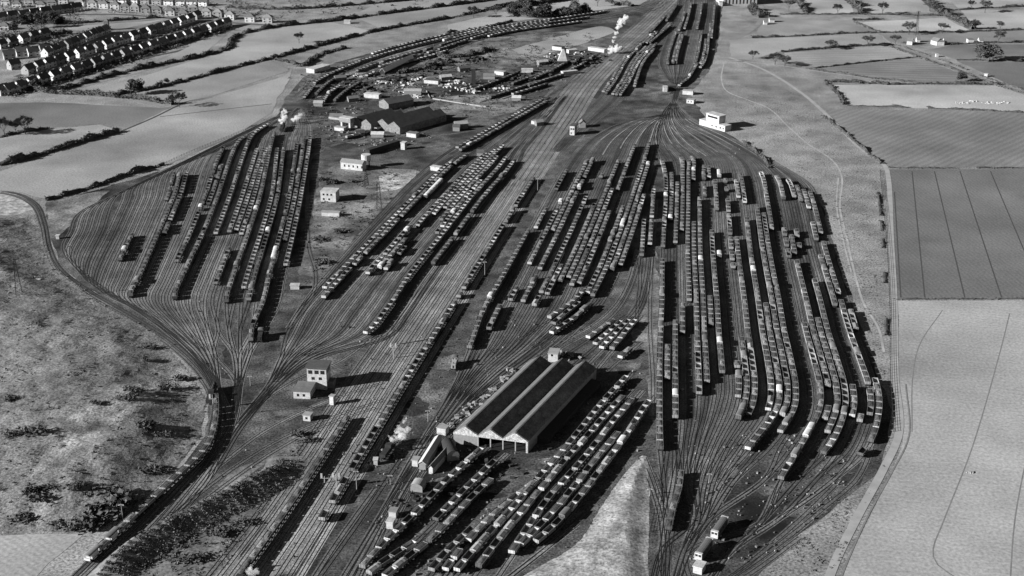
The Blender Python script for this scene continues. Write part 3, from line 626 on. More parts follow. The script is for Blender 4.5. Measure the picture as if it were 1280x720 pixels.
# everything beyond the nearest 300 of each kind: one mesh per kind
def far_mesh(kind, ws):
    b = MB(); mats = m_body+[m_under]+m_coal+m_vanroof+[m_rim]
    for w in ws:
        M = Matrix.Translation((w['x'], w['y'], ZR)) @ Matrix.Rotation(w['rz'], 4, 'Z') @ Matrix.Diagonal((1, 1.05, 1, 1))
        b.box(-.95, .95, -2.7, 2.7, .3, 1.12, 4, M, skip=('b',))
        b.box(-.85, .85, -2.74, 2.74, .9, 1.1, 4, M, skip=('b',))
        c = w['col']; h = (2.45, 2.38, 2.55, 2.42)[c]
        if kind == 'van':
            b.box(-1.2, 1.2, -2.55, 2.55, 1.12, 2.9, c, M, skip=('b', 't'))
            pr = [(1.28, 2.9), (.85, 3.25), (0, 3.4), (-.85, 3.25), (-1.28, 2.9)]; rm = 9 if (w['white'] or c == 3) else 8
            for i in range(4): b.face([M@Vector(q) for q in ((pr[i][0],-2.65,pr[i][1]),(pr[i][0],2.65,pr[i][1]),(pr[i+1][0],2.65,pr[i+1][1]),(pr[i+1][0],-2.65,pr[i+1][1]))], rm)
            for s in (-1, 1): b.face([M@Vector((x, s*2.6, z)) for x, z in pr], c)
        else:
            for s in (-1, 1):
                b.box(min(s*1.12, s*1.21), max(s*1.12, s*1.21), -2.5, 2.5, 1.12, h, c, M, skip=('b', 't')); b.box(min(s*1.11, s*1.22), max(s*1.11, s*1.22), -2.5, 2.5, h+.002, h+.03, 10, M, skip=('b',))
                b.box(-1.12, 1.12, min(s*2.41, s*2.5), max(s*2.41, s*2.5), 1.12, h, c, M, skip=('b', 'l', 'r'))
            if kind == 'coal':
                z0, z1 = 2.33, 2.5+.15*w['v']; cm = 5+(0, 1, 0, 1, 0, 2)[int(w['v']*6) % 6]
                A = [(-1.1,-2.4,z0),(1.1,-2.4,z0),(1.1,2.4,z0),(-1.1,2.4,z0)]; Bq = [(-.5,-1.7,z1),(.5,-1.7,z1),(.5,1.7,z1),(-.5,1.7,z1)]
                A = [M@Vector(q) for q in A]; Bq = [M@Vector(q) for q in Bq]; b.face(Bq, cm)
                for i in range(4): b.face([A[i], A[(i+1) % 4], Bq[(i+1) % 4], Bq[i]], cm)
            else: b.face([M@Vector(q) for q in ((-1.12,-2.41,1.2),(1.12,-2.41,1.2),(1.12,2.41,1.2),(-1.12,2.41,1.2))], 4)
    return b, mats
for kind, lab in (('coal', 'distant rows of laden coal wagons filling the sidings'), ('open', 'distant rows of empty open wagons in the sidings'), ('van', 'distant covered vans scattered among the wagon rows')):
    if REST[kind]:
        b, ms = far_mesh(kind, REST[kind]); o = b.build(KN[kind][0], ms); tag(o, lab, KN[kind][1], KN[kind][2], 'stuff')
# ================================================================== rails and track beds (once every track is known)
m_rail = mat('rail_rust', .018, .3, .4); m_railtop = mat('rail_top', .035, .15, .3, rough=.45, spec=.5)
def bed_mat(name, base): return [bed_one(name, base), bed_one(name+'_ashy', base*1.4), bed_one(name+'_oily', base*.6), bed_one(name+'_worn', base*1.3)]
def bed_one(name, base): return mat(name, base, .36, .12, fine=(1.3, .8), scale2=.02, amp2=.5)
BEDS = {'E': bed_mat('bed_grey', .098), 'D': bed_mat('bed_grey', .098), 'M': bed_mat('bed_pale', .20), 'B': bed_mat('bed_mid', .11), 'A': bed_mat('bed_left', .115), 'H': bed_mat('bed_grey', .098), 'J': bed_mat('bed_grey', .098), 'x': bed_mat('bed_grey', .098)}
rails = MB(); beds = {}; tcount = 0; BR = random.Random(21)
ALLT = [(f, Q) for f in FAM for Q in FAM[f].values()]+[('x', spline(gp(p), 4)) for p in LOOSE]+[('x', Q) for Q in ROWTRK]
for f, Q in ALLT:
    Q = spline(Q, 5.0); tcount += 1; dz = .0007*(tcount % 150)
    strip(beds.setdefault(f if f in BEDS else 'x', MB()), Q, 1.45, -1.45, .048+dz*.25, BR.choice((0, 0, 1, 2, 3)))
    Nn = normals(Q)
    for c in (-.7525, .7525):
        prof = [(c+.05, .04), (c+.05, ZR-.04), (c-.05, ZR-.04), (c-.05, .04)]; k = len(rails.v)
        for q, n in zip(Q, Nn):
            for o, z in prof: rails.v.append((q[0]+n[0]*o, q[1]+n[1]*o, z+dz*.1))
        for i in range(len(Q)-1):
            for j in range(3):
                a = k+i*4+j; rails.f.append((a, a+1, a+5, a+4)); rails.mi.append(1 if j == 1 else 0)
tag(rails.build('railway_rails', [m_rail, m_railtop]), 'steel rails of the marshalling yard', None, None, 'structure')
pb = MB()
for k in (1, 5, 7, 8, 9, 13, 17, 20, 21, 24):
    Q = FAM['E'][k]; dd = Q[:, 1]*CP+CH*SP; v_ = F*(CH*CP-Q[:, 1]*SP)/dd+360; S = Q[(v_ > 148+k % 3*4) & (v_ < 180+k % 5*4)]
    if len(S) > 3: strip(pb, S, .45, -.45, .085+.001*k)
for k in (0, 3, 6, 9, 12):
    Q = FAM['D'][k]; dd = Q[:, 1]*CP+CH*SP; v_ = F*(CH*CP-Q[:, 1]*SP)/dd+360; S = Q[(v_ > 150) & (v_ < 182+k % 5*4)]
    if len(S) > 3: strip(pb, S, .45, -.45, .085+.001*k)
tag(pb.build('track_bed', mat('clean_ballast', .24, .5, .2, fine=(1, .5))), None, None, None, 'structure')
Q = FAM['M'][5]; dd = Q[:, 1]*CP+CH*SP; v_ = F*(CH*CP-Q[:, 1]*SP)/dd+360; mb_ = MB(); strip(mb_, spline(Q[v_ > 225], 4), 8.2, -6.0, .036)
tag(mb_.build('main_line_ballast', mat('main_ballast', .155, .7, .10, fine=(1.3, .8), scale2=.015, amp2=.7)), 'pale ballast of the main line', None, None, 'structure')
for f, b in beds.items(): tag(b.build('track_bed', BEDS[f]), None, None, None, 'structure')
# ================================================================== BUILDINGS
m_white = mat('white_render', .40, .3, .35, fine=(2, .3), coords='obj'); m_cream = mat('pale_brick', .20, .2, .8, fine=(4, .15), coords='obj'); m_brick = mat('brick', .14, .25, .8, fine=(5, .2), coords='obj')
m_dark = mat('dark_roof', .075, .25, .5, fine=(3, .15), coords='obj'); m_slate = mat('slate', .14, .25, .4, fine=(3, .2), coords='obj'); m_glass = mat('window_glass', .02, .2, 1, rough=.15, spec=.5, coords='obj')
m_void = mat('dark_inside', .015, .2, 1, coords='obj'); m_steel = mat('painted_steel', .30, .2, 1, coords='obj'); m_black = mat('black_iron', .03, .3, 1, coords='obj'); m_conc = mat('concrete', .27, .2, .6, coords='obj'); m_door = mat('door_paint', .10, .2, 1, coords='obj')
mat('sooty_brick', .15, .5, .6, fine=(2, .4), coords='obj'); mat('sooty_roof', .075, .3, .3, coords='obj')
def frame(a, b, z=0.0):
    """front edge from pixel a to pixel b: origin = left front corner, +x along the front, +y away"""
    A, B = G(*a, z), G(*b, z); d = B-A; return A, d.length, math.atan2(d.y, d.x)
def gable_roof(l, d, h, rise, ax, ov=.35, th=.18):
    """one gabled roof over 0..l x 0..d; ridge along y if ax=='y' else along x"""
    b = MB()
    if ax == 'y':
        k = rise/(l/2); e = ov
        for s in (0, 1):
            x0, x1 = (-e, l/2) if s == 0 else (l+e, l/2); z0 = h-k*e
            q = [(x0,-ov,z0),(x1,-ov,h+rise),(x1,d+ov,h+rise),(x0,d+ov,z0)]
            t = [(x, y, z+th) for x, y, z in q]
            b.face(t if s else t[::-1]); b.face(q); b.face([q[0],q[1],t[1],t[0]]); b.face([q[2],q[3],t[3],t[2]]); b.face([q[3],q[0],t[0],t[3]])
    else:
        k = rise/(d/2); e = ov
        for s in (0, 1):
            y0, y1 = (-e, d/2) if s == 0 else (d+e, d/2); z0 = h-k*e
            q = [(-ov,y0,z0),(-ov,y1,h+rise),(l+ov,y1,h+rise),(l+ov,y0,z0)]
            t = [(x, y, z+th) for x, y, z in q]
            b.face(t); b.face(q); b.face([q[0],q[1],t[1],t[0]]); b.face([q[2],q[3],t[3],t[2]]); b.face([q[3],q[0],t[0],t[3]])
    return b
def hip_roof(l, d, h, rise, ov=.4):
    b = MB(); r = min(l, d)/2
    E = [(-ov,-ov,h),(l+ov,-ov,h),(l+ov,d+ov,h),(-ov,d+ov,h)]
    if l >= d: R = [(r, d/2, h+rise), (l-r, d/2, h+rise)]; fs = [[E[0],E[1],R[1],R[0]],[E[2],E[3],R[0],R[1]],[E[1],E[2],R[1]],[E[3],E[0],R[0]]]
    else: R = [(l/2, r, h+rise), (l/2, d-r, h+rise)]; fs = [[E[0],E[1],R[0]],[E[2],E[3],R[1]],[E[1],E[2],R[1],R[0]],[E[3],E[0],R[0],R[1]]]
    for q in fs: b.face(q)
    b.face(E[::-1]); return b
def add_windows(e, wins, l, d):
    for face, u, z, w, h in wins:
        b = MB(); t = .04
        if face == 'f': b.box(u-w/2, u+w/2, -t, .05, z, z+h)
        elif face == 'r': b.box(l-.05, l+t, u-w/2, u+w/2, z, z+h)
        else: b.box(-t, .05, u-w/2, u+w/2, z, z+h)
        b.build('window', m_glass, e)
def building(name, label, cat, a, b, depth, h, roof='flat', rise=2.5, wall=None, rmat=None, bays=1, wins=(), door=None, group=None, chimney=None, back=None, ax='y'):
    A, l, rz = frame(a, b); d = depth if back is None else (G(*back)-A).length
    e = empty(name, A, rz, label, cat, group); wall = wall or m_white; rmat = rmat or m_dark
    w = MB(); w.box(0, l, 0, d, 0, h, skip=('b',))
    if roof == 'gable':
        if ax == 'y':
            bw = l/bays
            for i in range(bays):
                for y, s in ((.001, 1), (d-.001, -1)): w.face([(i*bw, y, h), ((i+1)*bw, y, h), ((i+.5)*bw, y, h+rise)][::s])
        else:
            for x, s in ((.001, -1), (l-.001, 1)): w.face([(x, 0, h), (x, d, h), (x, d/2, h+rise)][::s])
    w.build('wall', wall, e)
    if roof == 'flat':
        r = MB(); r.box(-.25, l+.25, -.25, d+.25, h+.002, h+.3); r.build('roof', rmat, e)
    elif roof == 'gable' and ax == 'y':
        bw = l/bays
        for i in range(bays):
            o = gable_roof(bw, d, h, rise, 'y', .12 if bays > 1 else .35).build('roof', rmat, e, loc=(i*bw, 0, .003*i))
            if chimney and i == 0: cb = MB(); cb.box(bw/2-.5, bw/2+.5, d*.5-.5, d*.5+.5, h+rise*.6, h+rise+1.4); cb.build('chimney', m_brick, o)
    elif roof == 'gable':
        o = gable_roof(l, d, h, rise, 'x').build('roof', rmat, e)
        if chimney: cb = MB(); cb.box(l/2-.5, l/2+.5, d*.5-.4, d*.5+.4, h+rise*.6, h+rise+1.3); cb.build('chimney', m_brick, o)
    elif roof == 'hip':
        o = hip_roof(l, d, h, rise).build('roof', rmat, e)
        if chimney: cb = MB(); cb.box(l/2-.5, l/2+.5, d*.5-.4, d*.5+.4, h+rise*.5, h+rise+1.2); cb.build('chimney', m_brick, o)
    elif roof == 'barrel':
        r = MB(); n = 12; pr = [(l/2-l/2*1.05*math.cos(math.pi*i/n), h+rise*math.sin(math.pi*i/n)) for i in range(n+1)]
        for i in range(n): r.face([(pr[i][0],-.2,pr[i][1]),(pr[i+1][0],-.2,pr[i+1][1]),(pr[i+1][0],d+.2,pr[i+1][1]),(pr[i][0],d+.2,pr[i][1])])
        r.build('roof', rmat, e)
        g = MB(); g.face([(x, -.05, z) for x, z in pr]); g.build('gable', wall, e); g = MB(); g.face([(x, d+.05, z) for x, z in pr][::-1]); g.build('gable', wall, e)
    add_windows(e, wins, l, d)
    if door is not None: db = MB(); db.box(door-.5, door+.5, -.05, .04, 0.02, 2.05); db.build('door', m_door, e)
    return e, l, d
# ---- three-bay wagon repair shed
A, l, rz = frame((567, 554), (660, 566)); d = 72.9
e = empty('wagon_repair_shed', A, rz, 'long dark three-gabled wagon shed with pale ridged roof strips', 'railway shed')
bw = l/3; eh, rise = 5.0, 3.2; SHED = e
w = MB(); w.box(0, .3, 0, d, 0, eh); w.box(l-.3, l, 0, d, 0, eh); w.box(.3, l-.3, d-.3, d, 0, eh)
w.box(.3, bw-.2, .0, .3, 0, eh-.1)
for i in range(3): w.face([(i*bw, d-.15, eh), ((i+.5)*bw, d-.15, eh+rise), ((i+1)*bw, d-.15, eh)])
w.build('wall', m_cream, e)
for i in range(3):
    g = MB(); z0 = eh-.7
    g.prism([(0,0)]*0 or [(i*bw+.01, z0), ((i+1)*bw-.01, z0), ((i+1)*bw-.01, eh), ((i+.5)*bw, eh+rise), (i*bw+.01, eh)], -.12, .18, M=Matrix(((1,0,0,0),(0,0,-1,0),(0,1,0,0),(0,0,0,1))))
    g.build('gable', mat('gable_boards', .34, .5, .5, fine=(2, .5), coords='obj'), e)
    rf = gable_roof(bw, d, eh, rise, 'y', .05)
    o = rf.build('roof', [mat('shed_roof', .135, .5, .35, fine=(1.5, .5), coords='obj', stripes=None, scale2=.08, amp2=.5)], e, loc=(i*bw, .3, .02))
    sk = MB(); k = rise/(bw/2)
    for t in (.38,):
        x0, x1 = bw*.10, bw*.40; q = [(x0, 1.0, eh+k*x0+.235), (x1, 1.0, eh+k*x1+.235), (x1, d-1, eh+k*x1+.235), (x0, d-1, eh+k*x0+.235)]; sk.face(q)
    sk.build('roof_glazing', mat('roof_glazing', .12, .2, .5, coords='obj'), o)
    vb = MB()
    vb.box(bw/2-.35, bw/2+.35, .5, d-.5, eh+rise+.1, eh+rise+.45); vb.build('ridge_vent', m_dark, o)
for x in (bw, bw*1.5, bw*2, bw*2.5):
    p = MB(); p.box(x-.22, x+.22, -.1, .25, 0, eh-.75); p.build('post', m_conc, e)
p = MB(); p.box(l-.7, l+.1, -.4, .4, 0, eh); p.build('post', m_white, e)
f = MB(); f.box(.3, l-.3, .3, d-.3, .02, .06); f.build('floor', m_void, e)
for c in SHED.children_recursive:       # the shed is out of square: its long walls run 10 degrees off the front's normal
    for v in c.data.vertices: v.co.x += .176*v.co.y
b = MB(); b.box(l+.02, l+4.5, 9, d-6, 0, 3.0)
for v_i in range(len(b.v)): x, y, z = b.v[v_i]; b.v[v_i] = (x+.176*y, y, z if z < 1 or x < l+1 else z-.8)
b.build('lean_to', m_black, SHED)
# ---- control tower by the left throat: low block and tower
A, l, rz = frame((367, 498), (388, 499)); e = empty('control_tower', A, rz, 'white two-part control tower with dark flat roofs at the siding throat', 'control tower')
b = MB(); b.box(0, l, 0, 9.5, 0, 3.4); b.build('wall', m_white, e); b = MB(); b.box(-.3, l+.3, -.3, 9.8, 3.402, 3.7); b.build('roof', m_slate, e)
tx0, tx1, ty0, ty1 = l*.52, l*.52+8.6, 9.7, 17.0
b = MB(); b.box(tx0, tx1, ty0, ty1, 0, 10.2); b.build('wall', m_white, e); b = MB(); b.box(tx0-.7, tx1+.7, ty0-.7, ty1+.7, 10.202, 10.6); b.build('roof', m_dark, e)
for x in (1.5, 4.3, 6.9): b = MB(); b.box(tx0+x-.9, tx0+x+.9, ty0-.05, ty0+.05, 7.4, 9.1); b.build('window', m_glass, e)
for x in (2.6, 5.8): b = MB(); b.box(tx0+x-.7, tx0+x+.7, ty0-.05, ty0+.05, 4.6, 5.9); b.build('window', m_glass, e)
for x in (2, 4.6): b = MB(); b.box(x-.5, x+.5, -.05, .05, 1.1, 2.3); b.build('window', m_glass, e)
for y in (1.6, 3.8, 6): b = MB(); b.box(tx1-.05, tx1+.05, ty0+y-.8, ty0+y+.8, 7.4, 9.1); b.build('window', m_glass, e)
b = MB(); b.box(tx1+.01, tx1+2.6, ty0+1.5, ty0+6, 0, 3.2); b.build('annexe', m_brick, e)
# ---- other buildings
building('hut', 'small white hut with one dark window below the control tower', 'hut', (379,526), (388,527), 3, 2.6, wins=[('f',1.5,.9,1,1)], rmat=m_conc)
building('hut', 'narrow white cabin standing upright right of the control tower', 'hut', (412,506), (417,507), 2, 4.0, rmat=m_conc)
building('hut', 'tiny pale cabin beside the shadow of the main line row', 'hut', (467,582), (472,582), 2, 2.4, rmat=m_white)
building('hut', 'small white hut left of the three-gabled wagon shed', 'hut', (546,543), (557,545), 3.5, 3, rmat=m_conc)
building('shed', 'white-walled store behind the far end of the wagon shed', 'shed', (685,452), (697,453), 6, 4, rmat=m_conc, wins=[('f',1.8,2.8,1,1)])
building('nissen_hut', 'half-round hut with pale curved end before the wagon shed', 'hut', (559,577), (574,575), 11, 2.0, roof='barrel', rise=2.6, wall=m_cream, rmat=m_black)
building('store_shed', 'long pale-roofed narrow shed left of the half-round hut', 'shed', (524,587), (532,588), 16, 3, roof='gable', rise=.9, wall=m_cream, rmat=mat('asbestos', .42, .15, .5, coords='obj'), back=(554,556))
building('store_shed', 'dark-roofed narrow shed against the half-round hut', 'shed', (536,592), (541,593), 12, 3, roof='gable', rise=.9, wall=m_white, rmat=m_slate, back=(564,560))
building('hut', 'small white hut at the end of the pale-roofed shed', 'hut', (515,583), (522,584), 3, 2.8, rmat=m_conc)
building('hut', 'pale domed-looking hut standing alone in the cinders below the sheds', 'hut', (513,614), (528,616), 4.5, 2.0, roof='barrel', rise=1.5, wall=m_cream, rmat=m_conc)
building('hut', 'small white cabin at top of the leftmost repair row', 'hut', (486,648), (495,649), 3, 2.8, rmat=m_cream)
building('hut', 'lower white cabin beside the leftmost repair row', 'hut', (483,661), (491,662), 3, 2.8, rmat=m_white)
building('hut', 'bright flat-roofed hut in front of the nearest locomotive', 'hut', (866,716), (877,719), 4, 2.6, rmat=m_white)
building('signal_box', 'tall white-fronted signal box beside the main line', 'signal box', (712,169), (718,169.5), 7, 7, roof='flat', rmat=m_dark, wins=[('f',1.2,4.2,1.2,1.2),('f',2.8,4.2,1.2,1.2),('f',1.2,1.2,1,1),('r',2,4.2,2,1.2),('r',5,4.2,2,1.2)])
building('house', 'small gabled house behind the tall signal box', 'house', (724,160), (732,160), 6, 3.5, roof='gable', rise=2, wall=m_cream, rmat=m_slate)
A, l, rz = frame((874, 156), (906, 165)); e = empty('hump_control_building', A, rz, 'white stepped control building at the edge of the hump', 'control building')
b = MB(); b.box(0, l, 0, 6.5, 0, 4.2); b.build('wall', m_white, e); b = MB(); b.box(-.2, l+.2, -.2, 6.7, 4.202, 4.5); b.build('roof', m_white, e)
b = MB(); b.box(l*.22, l*.72, 1.0, 8.0, 4.5, 10.0); b.build('tower', m_white, e); b = MB(); b.box(l*.22-.5, l*.72+.5, .5, 8.5, 10.002, 10.35); b.build('roof', m_white, e)
b = MB(); b.box(l*.28, l*.66, .94, 1.05, 7.6, 9.0); b.build('window', m_glass, e)
for x in (.5, .66, .82, .93): b = MB(); b.box(l*x-.6, l*x+.6, -.05, .05, 1.6, 2.8); b.build('window', m_glass, e)
building('hut', 'upper white flat hut right of the hump cabin', 'hut', (853,118), (866,119), 5, 3.2, rmat=m_conc)
building('hut', 'lower white flat hut right of the hump cabin', 'hut', (858,129), (867,130), 5, 3.0, rmat=m_conc, wins=[('f',1.5,1,.8,1),('f',4,1,.8,1)])
building('hump_cabin', 'bright white cabin on the left side of the hump', 'cabin', (829,115), (834,115), 4, 4.2, rmat=m_white)
building('footbridge_hut', 'dark low cabin spanning the tracks on the hump', 'cabin', (835,113), (845,113), 4, 4, wall=m_black, rmat=m_dark)
building('depot_shed', 'small dark-roofed shed behind the left engine shed', 'engine shed', (474,134), (486,138), 24, 5, roof='gable', rise=3, wall=MATS['sooty_brick'], rmat=MATS['sooty_roof'])
EXTRA = [(412,150,10,6,3,'low dark store left of the white coaling plant'),(418,163,7,4,2.5,'small pale hut in front of the coaling plant'),(446,171,6,4,2.6,'small hut in front of the left gables'),(464,172,9,4,2.6,'long low hut between the two engine sheds'),(508,171,7,5,3,'dark-roofed hut right of the right engine shed'),(570,162,9,6,4,'pale-ended hut alone right of the engine sheds'),(566,164,5,5,3.5,'dark hut touching the pale-ended hut'),(455,122,12,6,3.2,'low store behind the left engine shed roof'),(436,128,8,5,3,'store between the curve and the coaling plant'),(505,119,14,6,3.4,'long white-roofed store behind the engine sheds'),(530,104,12,6,3,'low store amid the white rubble'),(552,101,9,6,3,'second low store amid the white rubble'),(604,99,10,6,3,'store right of the short dark tower'),(618,93,8,5,3,'small store at the bend of the scrap line'),(575,90,9,6,3,'store above the short dark tower'),(640,126,7,4,2.6,'hut at the end of the scrap wagons'),(664,155,6,4,2.6,'hut at the near end of the grey double row'),(671,158,5,4,3,'second hut at the near end of the grey double row'),(596,195,5,4,2.6,'hut at the top of the dotted wagon rows'),(538,213,6,4,2.6,'hut on the line beside the pale patch'),(420,102,9,6,3,'store inside the bend of the far curve'),(392,133,7,5,2.8,'hut near the two steam puffs'),(690,62,9,6,3.4,'shed left of the triangular-topped building'),(674,82,8,5,3,'shed below left of the triangular-topped building')]
for i, (x, y, wd, dp, h, lab) in enumerate(EXTRA):
    px2 = x+wd*F/(G(x, y).y*CP+CH*SP)
    building('depot_hut' if h < 3 else 'depot_store', lab, 'hut' if h < 3 else 'store', (x, y), (px2, y+(.3, 1.6, -1.2)[i % 3]), dp, h, roof=('gable', 'flat', 'gable')[i % 3], rise=1.5, wall=(m_cream, m_white, MATS['sooty_brick'])[i % 3], rmat=(m_slate, m_conc, m_dark, m_white)[i % 4], ax='x')
building('office', 'white two-storey office with dark windows above its yard', 'office', (401,252), (420,253), 8, 6.5, rmat=m_white, wins=[('f',2,4.2,1.2,1.2),('f',4.5,4.2,1.2,1.2),('f',7,4.2,1.2,1.2),('f',2,1.2,1.2,1.2),('f',5.5,1.2,1.2,1.2)])
building('yard_wall', 'low white walled yard below the two-storey office', 'wall', (402,270), (424,271), 3, 2.4, rmat=m_conc)
building('engine_house', 'long white building with a sloping front near the water tank', 'building', (426,211), (453,214), 6, 5.0, roof='gable', rise=1.6, rmat=m_cream, ax='x', wins=[('f',3+3.2*i,1.8,1,1.6) for i in range(5)])
A = G(458, 209); e = empty('water_tank', A, 0, 'round white water tank on legs beside the long white building', 'water tank')
b = MB(); b.tube((0,0,5), (0,0,9), 3.2, n=18); b.build('tank', m_white, e)
for x, y in ((-2,-2),(2,-2),(2,2),(-2,2)): b = MB(); b.tube((x,y,0), (x,y,5), .25, n=6); b.build('leg', m_black, e)
building('depot_shed', 'left double-gabled engine shed with long dark roofs', 'engine shed', (440,158), (464,164), 36, 5.0, roof='gable', rise=3.2, wall=MATS['sooty_brick'], rmat=MATS['sooty_roof'], bays=2)
building('depot_shed', 'right double-gabled engine shed with long dark roofs', 'engine shed', (471,161), (500,168), 50, 5.0, roof='gable', rise=3.6, wall=MATS['sooty_brick'], rmat=MATS['sooty_roof'], bays=2)
A, l, rz = frame((426, 160), (438, 162)); e = empty('coaling_plant', A, rz, 'white angular coaling plant left of the gabled engine sheds', 'coaling plant')
b = MB(); b.box(0, 1.5, 0, 4, 0, 5); b.build('leg', m_white, e); b = MB(); b.box(l-1.5, l, 0, 4, 0, 5); b.build('leg', m_white, e); b = MB(); b.box(-.6, l+.6, -.5, 5, 5.002, 8.2); b.build('bunker', m_cream, e); b = MB(); b.box(-.8, l+.8, -.7, 5.2, 8.204, 8.5); b.build('roof', m_white, e); b = MB(); b.box(-12, -1, 1, 3, 5.5, 6.8); b.build('conveyor', m_conc, e)
building('hut', 'small white hut at the end of the black coal stage', 'hut', (501,187), (506,187.5), 4, 5, rmat=m_white)
b = MB(); A, l, rz = frame((462, 194), (500, 182)); b.box(0, l, 0, 4, 0, 3.8); tag(b.build('coal_stage', mat('coal_heap', .03, .4, .4, coords='obj'), None, A, rz), 'long black coal stage above the white tank', 'coal stage')
building('carriage_shed', 'very long low shed with a bright white roof', 'shed', (475,93), (481,93.5), 60, 2.6, roof='gable', rise=3.0, wall=m_black, rmat=mat('white_sheeting', .7, .1, .5, coords='obj'), back=(528,77))
A, l, rz = frame((697, 82), (709, 82)); e = empty('sand_tower', A, rz, 'bright white triangular-topped building amid the dark scrap sidings', 'building')
b = MB(); b.box(0, l, 0, 5, 0, 4); b.build('wall', m_black, e)
b = MB(); b.prism([(0, 4), (l, 4), (l*.68, 14), (l*.45, 14)], -.1, 5, M=Matrix(((1,0,0,0),(0,0,1,0),(0,1,0,0),(0,0,0,1)))); b.build('hopper', m_white, e)
A = G(592, 105); e = empty('chimney_stack', A, 0, 'short dark square tower beside the white rubble', 'tower'); b = MB(); b.box(-1.7, 1.7, -1.5, 1.5, 0, 13); b.build('shaft', m_black, e); b = MB(); b.box(-1.9, 1.9, -1.7, 1.7, 13.002, 13.6); b.build('cap', m_dark, e)
building('water_tower', 'dark slim tower with pointed roof in the housing estate', 'tower', (130.5,38), (136,38), 4, 9, roof='hip', rise=3, wall=m_brick, rmat=m_slate)
for x, y, w in ((676,91,9),(703,93,14),(716,64,11),(748,62,8),(735,60,7),(688,68,9),(405,94,16)):
    A, l, rz = frame((x-w/2, y), (x+w/2, y-.5))
building('goods_store', 'low white store left of the dark scrap wagon lines', 'shed', (652,91), (666,91), 5, 2.8, rmat=m_white)
building('goods_store', 'low white store below the triangular-topped building', 'shed', (704,94), (722,92), 4, 2.6, rmat=m_white)
building('goods_store', 'white store right of the triangular-topped building', 'shed', (711,67), (722,66), 5, 3, rmat=m_white)
building('goods_store', 'broken white roofed store near the tall steam plume', 'shed', (735,63), (755,66), 5, 3, rmat=m_white)
building('goods_store', 'pale flat store by the curve above the engine sheds', 'shed', (393,92), (413,86), 9, 3.5, rmat=m_white)
# power house at the very top
building('power_house', 'wide white hall with tall window bays at the top edge', 'hall', (904,7), (946,6), 30, 14, rmat=m_conc, wins=[('f', 3+4.1*i, 1.5, 1.6, 10) for i in range(9)])
building('workshop', 'pale workshop left of the tall-windowed hall', 'workshop', (899,8), (903,8), 6, 5, rmat=m_conc)
for i, (x, y, w) in enumerate(((956,22,5),(962,28,6),(955,31,4))):
    building('cottage', ('upper', 'right-hand', 'lower')[i]+' white cottage of three below the tall-windowed hall', 'cottage', (x,y), (x+w,y), 6, 3, roof='gable', rise=2, wall=m_white, rmat=m_slate, ax='x')
# farm group
FARM = [((1133,56),(1140,56.5),7,4,'gable','white farmhouse at the left end of the farm by the road'),((1146,53),(1150,53),5,3,'gable','smallest pale farm shed in the middle of the farm group'),((1163,55),(1171,57),7,4,'gable','white farmhouse with lit gable in the right farm cluster'),((1172,57),(1180,57),6,4,'hip','broad white farm building in the right farm cluster'),((1180,55),(1184,55),5,3.5,'gable','narrow white barn at the right end of the farm'),((1210,54),(1217,54),6,3.5,'flat','white block-shaped house apart on the right of the farm'),((1224,54),(1229,54),6,3,'gable','small white gabled house furthest right of the farm')]
for a, b_, dd, h, rf, lab in FARM: building('farm_building', lab, 'farm building', a, b_, dd, h, roof=rf, rise=2.5, wall=m_white, rmat=m_slate, ax='x', group='farm buildings')
building('hut', 'white hut beside the country road above the round dark bush', 'hut', (1170,71.5), (1173,71.5), 3, 2.5, rmat=m_white)
building('hut', 'white hut at the lower side of the country road', 'hut', (1230,96), (1234,96.5), 3, 2.5, rmat=m_white)
building('lodge', 'white lodge beside the hedge at top of the long field', 'house', (430,30), (438,30), 6, 3.2, wall=m_white, rmat=m_white)
building('hut', 'white cabin with dark doorway at the grassy left slope', 'hut', (39,356), (46,357), 3.5, 2.2, rmat=m_white)
building('hut', 'tiny white hut beside the outer curve of the left sidings', 'hut', (70,299), (74,299), 2, 2, rmat=m_white)
building('hut', 'white low hut at the tip of the left grass gap', 'hut', (363,362), (374,362), 3, 2.2, rmat=m_white)
# ---- houses of the estate
def house(px, py, rz, l, d, h, label, style='gable', wall=None, group='houses of the estate'):
    g = G(px, py); e = empty('house', g, rz, label, 'house', group); wall = wall or m_white
    d = d-1.0 if style == 'gable' else d; wall = wall if wall is not m_white else random.choice((mat('house_white', .55, .2, .4, coords='obj'), MATS['house_white'], m_white, m_conc)); w = MB(); w.box(-l/2, l/2, -d/2, d/2, 0, h, skip=('b',))
    if style == 'gable':
        for x, s in ((-l/2+.001, -1), (l/2-.001, 1)): w.face([(x, -d/2, h), (x, d/2, h), (x, 0, h+4.0)][::s])
    w.build('wall', wall, e)
    r = (gable_roof if style == 'gable' else hip_roof)(l, d, h, 4.0 if style == 'gable' else 3.4, *(('x',) if style == 'gable' else ()))
    o = r.build('roof', random.choice((m_dark, m_slate)) if style == 'gable' else random.choice((m_slate, mat('pale_tiles', .22, .25, .5, coords='obj'))), e, loc=(-l/2, -d/2, 0))
    c = MB(); c.box(l/2-.6, l/2+.6, d/2-.4, d/2+.4, h+2.6, h+4.6); c.build('chimney', m_brick, o)
    for x in (-l*.28, l*.28):
        for z in (1, 3.6): b = MB(); b.box(x-.8, x+.8, -d/2-.05, -d/2+.04, z, z+1.2); b.build('window', m_glass, e)
    for y in (-d*.2,): b = MB(); b.box(-l/2-.05, -l/2+.04, y-.5, y+.5, 3.4, 4.5); b.build('window', m_glass, e)
